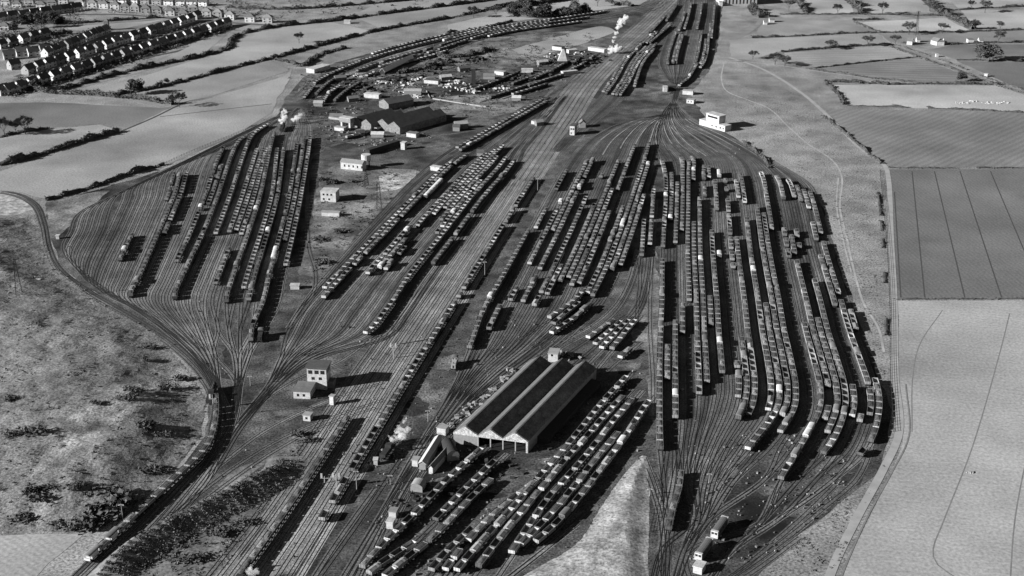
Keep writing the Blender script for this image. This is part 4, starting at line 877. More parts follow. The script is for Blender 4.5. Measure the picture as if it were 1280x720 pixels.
def hrow(a, b, n, desc):
    A, B = G(*a), G(*b); dv = B-A; rz = math.atan2(dv.y, dv.x)
    for i in range(n):
        t = i/(n-1); p = A.lerp(B, t)
        d = p.y*CP+CH*SP; px = F*p.x/d+640; py = F*(CH*CP-p.y*SP)/d+360
        house(px+random.uniform(-.6, .6), py+random.uniform(-.5, .5), rz+random.uniform(-.05, .05), random.uniform(9.6, 11.2), 8.6, 4.8, '%s house from the left in the %s of the estate' % (ordw(i+1), desc))
hrow((3,26), (96,13), 8, 'upper left row'); hrow((140,4), (255,7), 9, 'topmost row'); hrow((2,60), (56,46), 5, 'short row by the playing field'); hrow((12,117), (283,33), 24, 'front gabled row'); hrow((36,92), (246,24), 20, 'second gabled row'); hrow((60,70), (131,42), 10, 'short third gabled row')
for i, (x, y) in enumerate([(101,6),(116,7),(131,8),(145,9),(157,11),(170,12),(183,14),(197,15),(213,17),(230,20),(242,13),(259,18),(273,19),(288,22),(313,25),(335,26)]):
    house(x, y+2, random.uniform(-.1, .12), 10, 9, 5.6, '%s hip-roofed house from the left in the pale back row' % ordw(i+1), 'hip', group='houses in the pale back row')
for i, (x, y, r) in enumerate([(12,74,.5),(28,70,.45),(42,70,.6),(18,86,.9),(4,118,1.0),(26,112,.3),(57,66,.6)]):
    house(x, y, r, 10, 8.5, 5, '%s white house in the loose cluster at the left edge' % ordw(i+1), group='houses in the loose left cluster')
for i, (x, y) in enumerate([(8,5),(22,8),(37,4),(52,9),(66,6),(80,3),(5,22),(6,36)]):
    house(x, y+1, .1, 10, 8, 4.5, '%s distant white house at the top left corner' % ordw(i+1), 'hip', group='houses at the top left corner')
# ================================================================== LOCOMOTIVES
m_loco = mat('loco_green', .085, .2, .8, rough=.45, coords='obj'); m_lroof = mat('loco_roof', .11, .2, .8, coords='obj')
def diesel(px, py, qx, qy, label, ln=11.5):
    a, b = G(px, py), G(qx, qy); rz = math.atan2(b.y-a.y, b.x-a.x)-math.pi/2; c = (a+b)/2
    e = empty('diesel_locomotive', (c.x, c.y, ZR), rz, label, 'locomotive', 'coupled diesel locomotives')
    h = ln/2; b = MB(); b.box(-1.3, 1.3, -h, h, 1.0, 3.5); b.build('body', m_loco, e)
    r = MB(); n = 6; pr = [(1.32*math.cos(math.pi*i/n), 3.5+.42*math.sin(math.pi*i/n)) for i in range(n+1)]
    for i in range(n): r.face([(pr[i][0],-h+.9,pr[i][1]),(pr[i][0],h-.9,pr[i][1]),(pr[i+1][0],h-.9,pr[i+1][1]),(pr[i+1][0],-h+.9,pr[i+1][1])])
    for s in (-1, 1): r.face([(x, s*(h-.9), z) for x, z in pr])
    r.build('roof', m_lroof, e)
    for s in (-1, 1):
        q = MB(); q.box(-1.33, 1.33, s*(h-.45)-.5, s*(h-.45)+.5, 1.0, 3.75); c_ = q.build('cab_end', m_white, e)
        for x in (-.6, .6): g = MB(); g.box(x-.45, x+.45, s*(h+.06)-.03, s*(h+.06)+.03, 2.5, 3.3); g.build('window', m_glass, c_)
    for s in (-1, 1):
        for y in (-h*.5, 0, h*.5): g = MB(); g.box(s*1.31-.03, s*1.31+.03, y-.5, y+.5, 2.3, 3.0); g.build('grille', m_black, e)
    u = MB(); u.box(-1.2, 1.2, -h+.3, h-.3, .45, .998); u.build('underframe', m_under, e)
    for y in (-h*.62, -h*.42, h*.42, h*.62): child(ME['wheel'], 'wheelset', e, 0, y)
diesel(870, 707, 889, 681, 'nearest diesel locomotive of the coupled pair, white cab end facing the camera')
diesel(891, 678, 907, 655, 'further diesel locomotive of the coupled pair on the right throat')
def shunter(px, py, qx, qy, label, ln=8.5, black=False):
    a, b = G(px, py), G(qx, qy); rz = math.atan2(b.y-a.y, b.x-a.x)-math.pi/2
    e = empty('shunting_locomotive', ((a.x+b.x)/2, (a.y+b.y)/2, ZR), rz, label, 'locomotive'); h = ln/2; mm = m_black if black else m_steel
    b = MB(); b.box(-1.0, 1.0, -h, h-2.6, 1.05, 2.9); b.build('bonnet', mm, e); b = MB(); b.box(-1.3, 1.3, h-2.6, h, 1.05, 3.7); c = b.build('cab', mm, e)
    r = roof_mb(1.4, 1.4, 3.68); r.build('roof', m_lroof, e, loc=(0, h-1.3, 0))
    for x in (-.65, .65): g = MB(); g.box(x-.4, x+.4, h-.03, h+.05, 2.5, 3.3); g.build('window', m_glass, c); g = MB(); g.box(x-.4, x+.4, h-2.65, h-2.57, 2.95, 3.5); g.build('window', m_glass, c)
    f = MB(); f.box(-1.25, 1.25, -h-.3, h+.3, .7, 1.04)
    for s in (-1, 1):
        for x in (-.85, .85): f.tube((x, s*(h+.3), .95), (x, s*(h+.75), .95), .16, .22)
    f.build('underframe', m_under, e); f = MB(); f.box(-.35, .35, -h-.06, -h+.002, 1.3, 2.6); f.build('radiator', m_black, e); f = MB(); f.tube((0,-h+1.5,2.9), (0,-h+1.5,3.5), .2); f.build('exhaust', m_black, e)
    for y in (-2.3, 0, 2.3): child(ME['wheel'], 'wheelset', e, 0, y)
shunter(566, 466, 570, 452, 'pale shunting locomotive alone on the track above the shed')
shunter(325, 428, 327, 420, 'dark shunter at the foot of the longest left-hand row', black=True)
def steam_loco(px, py, qx, qy, label):
    a, b = G(px, py), G(qx, qy); rz = math.atan2(b.y-a.y, b.x-a.x)-math.pi/2
    e = empty('steam_locomotive', ((a.x+b.x)/2, (a.y+b.y)/2, ZR), rz, label, 'locomotive')
    b = MB(); b.tube((0,-2.6,2.3), (0,5.4,2.3), .85, n=14); b.build('boiler', m_black, e); b = MB(); b.box(-1.25, 1.25, -4.6, -2.6, 1.3, 3.7); b.build('cab', m_black, e); b = MB(); b.tube((0,4.7,3.0), (0,4.7,3.9), .3, .38); b.tube((0,2.0,3.0), (0,2.0,3.6), .4, .3); b.build('chimney', m_black, e)
    b = MB(); b.box(-1.2, 1.2, -5, 5.6, .95, 1.3); b.build('running_plate', m_under, e); b = MB(); b.box(-1.2, 1.2, -11, -5.2, 1.0, 2.8); b.build('tender', m_black, e)
    for y in (-10, -8, -6.2, -3.2, -1, 1.2, 4.4): child(ME['wheel'], 'wheelset', e, 0, y)
steam_loco(765, 66, 770, 56, 'black steam locomotive under the tall white plume')
steam_loco(486, 566, 494, 555, 'black steam locomotive below the ragged white steam cloud'); steam_loco(352, 165, 356, 157, 'black steam locomotive at head of the left-hand sidings'); steam_loco(303, 728, 308, 720, 'steam locomotive at the bottom edge under white steam')
steam_loco(265, 497, 268, 489, 'dark locomotive at the head of the curved-line train')
def steam(label, blobs):
    r = random.Random(len(blobs)*7+int(blobs[0][0])); md = bpy.data.metaballs.new('steam'); md.resolution = .55; md.threshold = .3
    o = bpy.data.objects.new('steam_source', md); COL.objects.link(o); g0 = G(*blobs[0][:2])
    for px, py, z, rad in blobs:
        g = G(px, py)-g0
        for _ in range(16):
            el = md.elements.new(); el.radius = rad*r.uniform(.35, .95)
            el.co = (g.x+r.gauss(0, .6)*rad, g.y+r.gauss(0, .55)*rad, max(z+r.gauss(0, .45)*rad, .7))
    dg = bpy.context.evaluated_depsgraph_get(); dg.update(); me = bpy.data.meshes.new_from_object(o.evaluated_get(dg))
    bpy.data.objects.remove(o); bpy.data.metaballs.remove(md)
    nn = [v.normal.copy() for v in me.vertices]
    for v, n in zip(me.vertices, nn): v.co += n*(1.3*noise.fractal(v.co*.55, .7, 2.2, 5)+.35*noise.noise(v.co*2.1))
    for p in me.polygons: p.use_smooth = True
    me.materials.clear(); me.materials.append(m_steam); o = bpy.data.objects.new('steam_cloud', me); COL.objects.link(o); o.location = g0; tag(o, label, 'steam')
m_steam = bpy.data.materials.new('steam'); m_steam.use_nodes = True; nt = m_steam.node_tree; nt.nodes.remove(nt.nodes['Principled BSDF'])
vs = nt.nodes.new('ShaderNodeVolumePrincipled'); vs.inputs['Color'].default_value = (.98, .98, .98, 1); vs.inputs['Density'].default_value = .4; vs.inputs['Anisotropy'].default_value = 0
nt.links.new(vs.outputs[0], nt.nodes['Material Output'].inputs['Volume'])
SC.cycles.volume_bounces = 6; SC.cycles.max_bounces = 12
steam('tall white steam plume rising beside the top main line', [(764,67,3,2.6),(768,67,4,2.8),(773,66,4,2.4),(766,61,7,1.4),(768,58,9,1.4),(770,55,11,1.7),(772,51,13,2.0),(774,48,15,2.2),(777,46,16,2.6),(781,44,17,2.4)])
steam('ragged white steam cloud beside the main line row', [(492,560,3,1.3),(497,557,4,1.8),(502,556,4.5,1.7),(499,553,6,1.3),(507,554,6,1.1),(506,548,8,.8),(489,559,3,.8)])
steam('left puff of two white steam puffs above the left-hand sidings', [(353,157,4,1.8),(355,155,6,2.2),(357,152,8,1.6)]); steam('right puff of two white steam puffs above the left-hand sidings', [(368,156,4,1.7),(372,155,5,1.9),(375,153,6,1.5)])
steam('small white steam puff cut by the bottom edge', [(312,729,3,1.0),(315,727,4,1.3),(318,728,4,1.0)])
# ================================================================== SIGNALS, POSTS, PYLONS
def pylon(px, py, h, label, w=3.2):
    g = on_ground(px, py); e = empty('pylon', g, .3, label, 'pylon', 'lattice pylons'); b = MB()
    for sx in (-1, 1):
        for sy in (-1, 1): b.tube((sx*w/2, sy*w/2, -.3), (sx*.35, sy*.35, h), .13, .1, 4)
    for k in range(7):
        z0, z1 = h*k/7, h*(k+1)/7; a, c = w/2*(1-k/7)+.35*k/7, w/2*(1-(k+1)/7)+.35*(k+1)/7
        for s in (-1, 1): b.tube((-a, s*a, z0), (c, s*c, z1), .06, n=3); b.tube((s*a, -a, z0), (s*c, c, z1), .06, n=3); b.tube((a, s*a, z0), (-c, s*c, z1), .06, n=3)
    b.build('lattice', m_black, e)
    for z, r in ((h*.97, 2.6), (h*.82, 3.6)): c = MB(); c.tube((-r, 0, z), (r, 0, z), .12, n=4); c.tube((-r, 0, z), (0, 0, z+1), .06, n=3); c.tube((r, 0, z), (0, 0, z+1), .06, n=3); c.build('cross_arm', m_black, e)
pylon(24, 367, 19, 'dark lattice pylon on the grass at the left edge'); pylon(474, 262, 21, 'tall lattice pylon on the pale patch of the grass gap'); pylon(1145, 44, 24, 'thin distant pylon beside trees above the farm'); pylon(458, 232, 10, 'shorter thin pylon below the white water tank')
def lamp(px, py, h, label, m=None, name='lamp_post', cat='lamp post'):
    e = empty(name, on_ground(px, py), 0, label, cat, 'tall posts in the yard'); m = m or m_conc
    b = MB(); b.tube((0,0,0), (0,0,h), .16, .09, 6); b.build('post', m, e); b = MB(); b.box(-.9, .9, -.12, .12, h, h+.15); b.build('head', m, e)
    for x in (-.75, .75): b = MB(); b.box(x-.25, x+.25, -.2, .2, h-.22, h-.002); b.build('lamp', m_white, e)
for x, y, h, lab in ((446,614,8.5,'pale lamp post in the shadow beside the main line'),(606,345,8,'white lamp post between two long middle rows'),(672,238,8,'white lamp post at the far end of the main line row'),(535,527,5,'pale post with long shadow left of the wagon shed'),(488,606,4,'short pale post on the cinders below the steam cloud'),(154,652,7,'thin pale post in front of the large scrub thicket'),(680,530,6,'thin post along the right wall of the wagon shed'),(812,620,3,'short post beside the pale grass triangle'),(313,482,4.5,'dark short post left of the control tower'),(886,604,4,'small white post in the right throat')):
    lamp(x, y, h, lab)
def signal(px, py, h, label, n=2):
    e = empty('signal_post', G(px, py), 0, label, 'signal', 'railway signals'); b = MB(); b.tube((0,0,0), (0,0,h), .18, .14, 6); b.build('post', m_steel, e)
    b = MB(); b.box(-1.6, 1.6, -.25, .25, h*.72, h*.74); 
    for x in (-1.5, 1.5): b.tube((x,0,h*.74), (x,0,h*.74+.9), .04, n=4)
    b.build('platform', m_steel, e)
    for i in range(n): x = (-1.1, 1.1, 0)[i]; b = MB(); b.box(x-.35, x+.35, -.2, .2, h*.76+.2, h*.76+1.9); b.build('signal_head', m_white, e)
    b = MB()
    for x in (-.35, -.05): b.box(x-.03, x+.03, .3, .36, 0, h*.72)
    for k in range(int(h*.7/.5)): b.box(-.35, -.05, .31, .35, .4+k*.5, .44+k*.5)
    b.build('ladder', m_steel, e)
signal(492, 448, 7.5, 'tall pale signal at the left end of the crossing walkway'); signal(421, 611, 6.5, 'pale signal standing between the main lines', 2); signal(406, 604, 3, 'short white signal on the pale main line ballast', 1); signal(267, 512, 7, 'pale signal beside the head of the curved train', 1)
A, B = G(500, 443), G(535, 437); b = MB(); dv = (B-A); b.tube((A.x, A.y, 5.2), (B.x, B.y, 5.2), .22, n=6); b.tube((A.x, A.y, 0), (A.x, A.y, 5.2), .15, n=6); b.tube((B.x, B.y, 0), (B.x, B.y, 5.2), .15, n=6); tag(b.build('signal_gantry', m_black), 'thin dark gantry spanning the main lines', 'gantry')
A, B = G(273, 520), G(420, 508); b = MB(); b.tube((A.x, A.y, .6), (B.x, B.y, .6), .08, n=4); tag(b.build('point_rodding', m_black), 'thin rodding run crossing the left throat to the hut', 'rodding')
# line of fence posts along the left yard boundary
def fence(pts, label, h=1.6, gap=3.0, m=None):
    Q = spline(gp(pts), gap); e = empty('fence', (Q[0][0], Q[0][1], 0), 0, label, 'fence', 'fences around the yard'); o = Vector((Q[0][0], Q[0][1], 0)); m = m or m_black
    p = MB()
    for x, y in Q: p.box(x-o.x-.09, x-o.x+.09, y-o.y-.09, y-o.y+.09, 0, h)
    p.build('posts', m, e)['kind'] = 'stuff'
    r = MB()
    for z in (.5, .95, 1.4):
        for a, b in zip(Q, Q[1:]): r.tube((a[0]-o.x, a[1]-o.y, z), (b[0]-o.x, b[1]-o.y, z), .05, n=3, caps=False)
    r.build('rails', m, e)
fence([(812,592),(820,615),(818,640),(813,665)], 'dark fence down the right side of the grass triangle'); fence([(1100,214),(1108,300),(1112,380),(1113,470),(1117,540)], 'fence along the left side of the farm track'); fence([(205,206),(240,190),(300,166),(340,147)], 'fence along the upper left edge of the yard')
# scattered small white things between the tracks
b = MB(); r = random.Random(3)
def inyard(px, py):
    ins = False; n = len(YARD)
    for i in range(n):
        (ax, ay), (bx, by) = YARD[i], YARD[(i+1) % n]
        if (ay > py) != (by > py) and px < (bx-ax)*(py-ay)/(by-ay)+ax: ins = not ins
    return ins
k = 0
while k < 1500:
    px, py = r.choice(((r.uniform(60, 1110), r.uniform(60, 720)), (r.uniform(860, 1060), r.uniform(540, 700)), (r.uniform(470, 620), r.uniform(560, 720)), (r.uniform(420, 800), r.uniform(400, 600))))
    if not inyard(px, py): continue
    g = G(px, py); s = r.uniform(.15, .55)*(1 if r.random() < .85 else 1.6); M = Matrix.Translation((g.x, g.y, 0)) @ Matrix.Rotation(r.uniform(0, 3), 4, 'Z')
    b.box(-s*.6, s*.6, -s*.4, s*.4, .1, .15+s*.8, r.choice((0, 1, 1, 2, 2)), M, skip=('b',)); k += 1
tag(b.build('lineside_clutter', [m_conc, mat('grey_clutter', .12, .3, 1), m_black]), 'small pale boxes and levers scattered between the tracks', 'clutter', None, 'stuff')
# rubble and scrap in the depot ground
def rubble(pts, n, m, name, label, smax=1.8, cat='rubble'):
    b = MB(); r = random.Random(n)
    for px, py, sx, sy in pts:
        for _ in range(n):
            g = G(px+r.gauss(0, sx), py+r.gauss(0, sy)); s = r.uniform(.4, smax); M = Matrix.Translation((g.x, g.y, 0)) @ Matrix.Rotation(r.uniform(0, 3), 4, 'Z') @ Matrix.Rotation(r.uniform(-.4, .4), 4, 'X')
            b.box(-s, s, -s*.6, s*.6, -.3, s*r.uniform(.4, 1.2), 0, M, skip=('b',))
    tag(b.build(name, m), label, cat, None, 'stuff')
rubble([(473,104,4,1),(482,104,5,1),(508,106,7,1),(520,100,5,1.2),(560,108,6,1.5),(575,103,6,1.2),(580,112,6,.8),(592,115,5,.8),(510,117,6,1.5),(518,121,4,1),(445,95,4,1.5),(627,112,3,2),(725,66,5,1),(690,70,5,1)], 16, m_white, 'white_rubble', 'white rubble and scrap heaps behind the engine sheds', 1.6)
rubble([(690,80,14,3),(670,95,14,4),(715,78,14,5),(735,75,9,5),(650,100,10,3),(430,108,14,5),(460,110,10,5),(500,98,12,4),(545,83,10,4),(560,78,8,3),(590,75,12,3)], 40, m_black, 'dark_scrap', 'dark scrap and scrub heaps in the depot ground', 2.2, 'scrap')
rubble([(563,532,4,2),(573,524,3,2),(583,515,3,2),(594,506,3,2),(605,497,3,2),(617,486,3,2),(629,475,3,2),(641,464,3,2),(705,443,6,2),(720,447,6,2)], 9, m_cream, 'pale_rubble', 'pale timber and scrap piled along the wagon shed', 1.2)
rubble([(540,560,12,6),(595,575,10,5),(640,590,14,5),(690,545,8,8),(560,610,14,5),(520,625,10,5)], 14, m_black, 'dark_scrap', 'dark scrap around the front of the wagon shed', 1.2, 'scrap')
rubble([(1212,591,2.5,.6)], 14, m_conc, 'pale_heap', 'small white heap lying in the pale stubble field', .5, 'heap')
rubble([(1203,129,5,.6),(1216,127,3,.5),(1238,129,4,.6),(1250,129,4,.8)], 16, m_white, 'lime_heaps', 'white lime heaps on the bright grass field', .8, 'heap')

for pts, lab in (([(541,124),(560,127),(585,131),(607,134)], 'long low white wall running behind the engine sheds'), ([(533,114),(537,122)], 'short white wall end beside the long white wall')):
    P_ = [G(*p) for p in pts]; b = MB(); n_ = 0
    Q = spline(P_, 4)
    for a_, c_ in zip(Q, Q[1:]):
        dx_, dy_ = c_[0]-a_[0], c_[1]-a_[1]; L_ = math.hypot(dx_, dy_); M = Matrix.Translation((a_[0]-Q[0][0], a_[1]-Q[0][1], 0)) @ Matrix.Rotation(math.atan2(dy_, dx_), 4, 'Z'); b.box(0, L_+.01, -.15, .15, 0, .9, 0, M)
    tag(b.build('boundary_wall', m_conc, None, (Q[0][0], Q[0][1], 0)), lab, 'wall')
rubble([(455,112,16,5),(490,110,16,5),(525,100,18,5),(560,98,18,5),(600,108,18,5),(640,115,18,5),(430,140,14,6),(420,165,14,6),(470,178,16,4),(520,165,14,5),(540,120,16,5),(690,92,14,5),(400,110,12,5)], 26, m_slate, 'grey_scrap', 'grey scrap and stores strewn over the depot ground', 1.3, 'scrap')
# ================================================================== VEGETATION
m_leaf = mat('dark_foliage', .068, .5, .25, fine=(1.5, .3)); m_leaf2 = mat('mid_foliage', .075, .5, .25, fine=(1.5, .3)); m_twig = mat('twigs', .085, .3, .4); m_bark = mat('bark', .05, .3, .6); m_scrub = mat('scrub', .07, .5, .2, fine=(1.2, .3)); m_tuft = mat('grass_tufts', .12, .5, .2, fine=(1.2, .3))
def cards(mb, pts, size, r, mi=0):
    """small tilted leaf-clump faces"""
    for p in pts:
        a = r.uniform(0, 6.283); b_ = r.uniform(-1.2, 1.2); s = size*r.uniform(.55, 1.3)
        u = Vector((math.cos(a), math.sin(a), r.uniform(-.4, .4)))*s; v = Vector((-math.sin(a)*math.cos(b_), math.cos(a)*math.cos(b_), math.sin(b_)))*s*.8
        p = Vector(p); mb.face([p-u*.5-v*.5, p+u*.6-v*.35, p+u*.35+v*.5, p-u*.45+v*.4], mi)
def tree(px, py, h, w, label, leafy=True, seed=0, group=None, trunk=.28):
    r = random.Random(seed*31+int(px)); e = empty('tree', on_ground(px, py), r.uniform(0, 6), label, 'tree', group)
    th = h*(.28 if leafy else .32); t = MB(); t.tube((0,0,-.2), (.1,.05,th), trunk*h/10, trunk*h/16, 7)
    tips = []
    def limb(p, d, ln, rad, lv):
        q = p+d*ln; t.tube(p, q, rad, rad*.6, 5 if lv < 2 else 3, caps=False); tips.append((q, lv))
        if lv < (2 if leafy else 3):
            for _ in range(3 if lv else 4):
                nd = (d+Vector((r.gauss(0, .55), r.gauss(0, .55), r.gauss(.15, .3)))).normalized(); limb(q, nd, ln*r.uniform(.55, .8), rad*.55, lv+1)
    for i in range(5):
        a = i*1.256+r.uniform(-.3, .3); limb(Vector((.1,.05,th*r.uniform(.75, 1))), Vector((math.cos(a)*w/h*.9, math.sin(a)*w/h*.9, .95)).normalized(), h*(.24 if leafy else .29), trunk*h/26, 0)
    t.build('trunk', m_bark, e)
    c = MB(); pts = []
    if leafy:
        lobes = [(Vector((r.gauss(0, .22)*w, r.gauss(0, .22)*w, th+(h-th)*r.uniform(.2, .85))), r.uniform(.16, .3)*w) for _ in range(13)]
        for o, rad in lobes:
            for _ in range(110):
                d = Vector((r.gauss(0,1), r.gauss(0,1), r.gauss(0,1))).normalized()*rad*r.uniform(.55, 1.05); q = o+Vector((d.x, d.y, d.z*.8))
                if q.z > th*.45: pts.append(q)
        cards(c, pts, .095*w, r)
        c.build('crown', m_leaf, e)
    else:
        for q, lv in tips:
            if lv < 1: continue
            for _ in range(11): d = Vector((r.gauss(0,1), r.gauss(0,1), abs(r.gauss(0,.8)))).normalized()*h*r.uniform(.06, .17); p2 = q+d; s = d.orthogonal().normalized()*.13; c.face([q-s, q+s, p2])
        c.build('crown', m_twig, e)
def hedge(pts, w, h, label, m=None, dens=1.0, gaps=0.0, name='hedge', lump=.85):
    w, h = (w*.75, h*.78) if name == 'hedge' and 4 <= w < 9 else (w, h); r = random.Random(int(pts[0][0]*7+pts[0][1])); Q = spline(gp(pts), 2.0); n = len(Q); Nn = normals(Q); m = m or m_leaf
    mb = MB(); o = Q[0]; size = .75+.35*min(1.4, max(0, (Q[:, 1].mean()-500)/900)); k = len(mb.v)
    hh = [h*(1+lump*noise.fractal((q[0]*.09, q[1]*.09, 5), 1, 2, 3)*1.4) for q in Q]
    keep = [noise.noise((q[0]*.045, q[1]*.045, 8))*.5+.5 > gaps for q in Q]
    for i in range(n-1):      # solid core
        if not (keep[i] and keep[i+1]): continue
        A, B = [], []
        for (L, j) in ((A, i), (B, i+1)):
            q, nn = Q[j], Nn[j]; H = max(.4, hh[j])
            for a, z in ((-.42, 0), (-.36, H*.6), (0, H*.85), (.36, H*.6), (.42, 0)): L.append((q[0]+nn[0]*a*w-o[0], q[1]+nn[1]*a*w-o[1], z))
        for j in range(4): mb.face([A[j], A[j+1], B[j+1], B[j]])
    pts3 = []
    for i in range(n):
        if not keep[i]: continue
        for _ in range(int(max(3, 5.0*dens*max(w, 1)*max(h, 1)/size/2.2))):
            a = r.uniform(-.5, .5); z = max(0.1, hh[i])*(1-abs(a)*.9)*r.uniform(.35, 1.08); pts3.append((Q[i][0]+Nn[i][0]*a*w*1.15-o[0]+r.uniform(-1, 1), Q[i][1]+Nn[i][1]*a*w*1.15-o[1]+r.uniform(-1, 1), z))
    cards(mb, pts3, size, r)
    ob = mb.build(name, m, None, (o[0], o[1], 0)); return tag(ob, label, 'hedge' if name == 'hedge' else name)
def bush(px, py, w, h, label, m=None, name='bush', n=220, group=None, squash=.6):
    r = random.Random(int(px*3+py)); g = on_ground(px, py); mb = MB(); pts = []
    lobes = [(Vector((r.gauss(0, .25)*w, r.gauss(0, .2)*w, h*r.uniform(.2, .5))), r.uniform(.22, .36)) for _ in range(7)]
    for o, rad in lobes:
        for _ in range(n//7):
            d = Vector((r.gauss(0,1), r.gauss(0,1), r.gauss(0,1))).normalized()*r.uniform(.5, 1.05); pts.append((o.x+d.x*rad*w, o.y+d.y*rad*w, max(.05, o.z+d.z*rad*h*1.4)))
    cards(mb, pts, max(.55, w*.11), r); ob = mb.build(name, m or m_scrub, None, g); return tag(ob, label, name, group)
HEDGES = [
 ([(0,207),(40,197),(95,180),(148,165)], 5, 4.2, 'thick black hedge along the upper side of the long pale field', None, 1.2, 0),
 ([(0,172),(25,166),(60,161)], 3, 2.2, 'low hedge under the bare trees at the left edge', None, 1, 0),
 ([(34,110),(60,116),(110,119),(160,123),(216,131)], 6, 5.5, 'tall lumpy tree hedge below the estate', m_leaf2, 1.2, 0),
 ([(75,113),(150,92),(240,73),(282,62),(292,48),(312,40),(352,33),(412,27),(470,19),(540,10),(620,0)], 6, 4.5, 'tall dark hedge winding round the estate side fields', m_leaf, 1, 0),
 ([(140,120),(200,109),(300,83),(352,70),(430,49),(480,37),(560,23),(640,5),(670,-5)], 5, 3.6, 'long straight dark hedge crossing the left fields', None, 1, 0),
 ([(58,251),(120,233),(160,219),(205,206)], 2.2, 2.6, 'dark straight hedge between the long field and the yard', None, 1.2, .15),
 ([(345,75),(360,78),(378,83),(400,69),(432,60)], 6, 3.5, 'scrubby hedge at the top corner of the yard', m_scrub, 1, 0),
 ([(1094,218),(1100,260),(1104,310),(1107,380),(1108,430)], 2.2, .9, 'broken scrub line left of the farm track', m_scrub, .6, .5),
 ([(1103,206),(1080,187),(1058,168),(1030,145)], 2.5, 1.5, 'ragged hedge along the upper farm track', m_scrub, .8, .35),
 ([(1112,210),(1180,210.5),(1290,210),(1340,210)], 1.2, 1.0, 'thin hedge between the ploughed field and dark crop field', None, 1, .3),
 ([(1120,374.5),(1200,374),(1300,374)], 1.0, .9, 'thin hedge between the dark crop field and stubble field', None, 1, .25),
 ([(1056,132),(1120,134),(1200,137),(1300,142)], 1.6, 1.2, 'thin hedge below the bright grass field', None, 1, .35),
 ([(1033,104),(1042,112),(1050,121),(1055,131)], 4, 3, 'dark bushy hedge at left end of the bright grass field', None, 1.2, .05),
 ([(1031,102),(1060,103),(1075,104)], 6, 3, 'left bush clump along the top of the bright grass field', m_leaf, 1.2, .05),
 ([(1078,104),(1105,105),(1110,106)], 5, 3, 'second bush clump along the top of the bright grass field', m_leaf, 1.2, .05),
 ([(1115,106),(1150,105),(1165,105)], 4, 2.2, 'third bush clump along the top of the bright grass field', m_leaf, 1, .2),
 ([(1171,105),(1190,105),(1250,106)], 3.5, 2.2, 'last bush clumps along the top of the bright grass field', m_leaf, 1, .25),
 ([(1017,85.5),(1085,78),(1150,71)], 1.8, 1.4, 'thin hedge above the wedge-shaped field', None, 1, .1),
 ([(977,65),(1040,60),(1085,57),(1113,56)], 3, 2.2, 'dark hedge with trees above the striped field', None, 1, .2),
 ([(940,47.5),(1000,45),(1060,42),(1096,41)], 2.4, 1.8, 'hedge below the rough rushy field', None, 1, .1),
 ([(1100,41),(1160,40.5),(1215,39.5),(1290,37)], 2.4, 1.8, 'hedge under the two round trees', None, 1, .15),
 ([(1008,86),(1050,92),(1085,97),(1160,105)], 2.2, 1.6, 'hedge along the lower edge of the wedge-shaped field', None, 1, .1),
 ([(1112,58),(1150,72),(1200,90),(1240,105),(1290,120)], 2.4, 1.6, 'hedge along the lower side of the country road', None, 1, .2),
 ([(1120,56),(1150,66),(1200,84),(1240,100),(1290,116)], 1.6, 1.2, 'hedge along the upper side of the country road', m_leaf2, 1, .35),
 ([(1196,75.5),(1240,75.5),(1300,76)], 1.8, 1.4, 'hedge running from road to the large round tree', None, 1, .2),
 ([(1186,56),(1240,53.5),(1300,53)], 2, 1.5, 'hedge right of the farm', None, 1, .25),
 ([(1068,28),(1082,34),(1103,41)], 2.4, 1.6, 'diagonal hedge beside the rough rushy field', None, 1, .1),
 ([(1050,-8),(1065,6),(1078,17)], 8, 7, 'diagonal belt of trees at the top right', m_leaf2, 1, 0),
 ([(985,-5),(1000,6),(1008,17)], 7, 6, 'diagonal tree belt right of the tall-windowed hall', m_leaf2, 1, 0),
 ([(1148,-5),(1165,9),(1182,20),(1200,29),(1217,37)], 8, 7, 'thick diagonal tree belt near the top right corner', m_leaf2, 1, .05),
 ([(1195,12.5),(1240,10),(1300,8)], 2.6, 2, 'hedge across the topmost right fields', None, 1, .15),
 ([(975,18),(1040,18),(1078,18),(1180,20)], 2.4, 2, 'hedge above the rough rushy field', None, 1, .2),
 ([(1066,25.5),(1090,25),(1104,24)], 2.5, 2, 'short dark hedge length above the pale pasture', None, 1, .1),
 ([(640,17),(665,21),(700,19),(735,16)], 16, 9, 'dark wood beside the far curve of the line', m_leaf, 1, 0),
 ([(655,8),(690,2),(730,-4)], 10, 7, 'belt of trees behind the dark wood at the top', m_leaf2, 1, 0),
 ([(760,2),(775,6),(790,8)], 8, 5, 'bushes at the top left of the far main line', m_leaf2, 1, .1),
 ([(560,42),(600,36),(640,27)], 4, 3, 'scrubby hedge along the outer side of the far curve', m_scrub, 1, .15),
 ([(940,12),(950,22),(956,20)], 9, 7, 'dark clump of trees beside the tall-windowed hall', m_leaf, 1, 0),
 ([(0,47),(45,45),(90,42)], 5, 5, 'dark garden hedge at the left edge of the estate', m_leaf, 1, 0),
 ([(25,30),(50,28),(75,30)], 14, 10, 'large dark trees among the top left houses', m_leaf, 1, 0),
 ([(90,30),(130,27),(205,22)], 4, 3.5, 'garden hedge below the pale back row of houses', m_leaf2, 1, .1),
 ([(285,10),(360,12),(450,6),(520,0)], 4, 4, 'hedge along the far road at the top', m_leaf2, 1, .2),
 ([(545,70),(560,72),(585,70),(615,62)], 8, 4, 'dark scrub right of the white-roofed long shed', m_scrub, 1, .05),
 ([(500,92),(530,86),(555,80)], 7, 4, 'dark scrub below the white-roofed long shed', m_scrub, 1, .05),
 ([(930,178),(942,188),(956,200),(962,210)], 2.5, 1.6, 'dark hedge at the shoulder of the right-hand sidings', None, 1, .1),
]
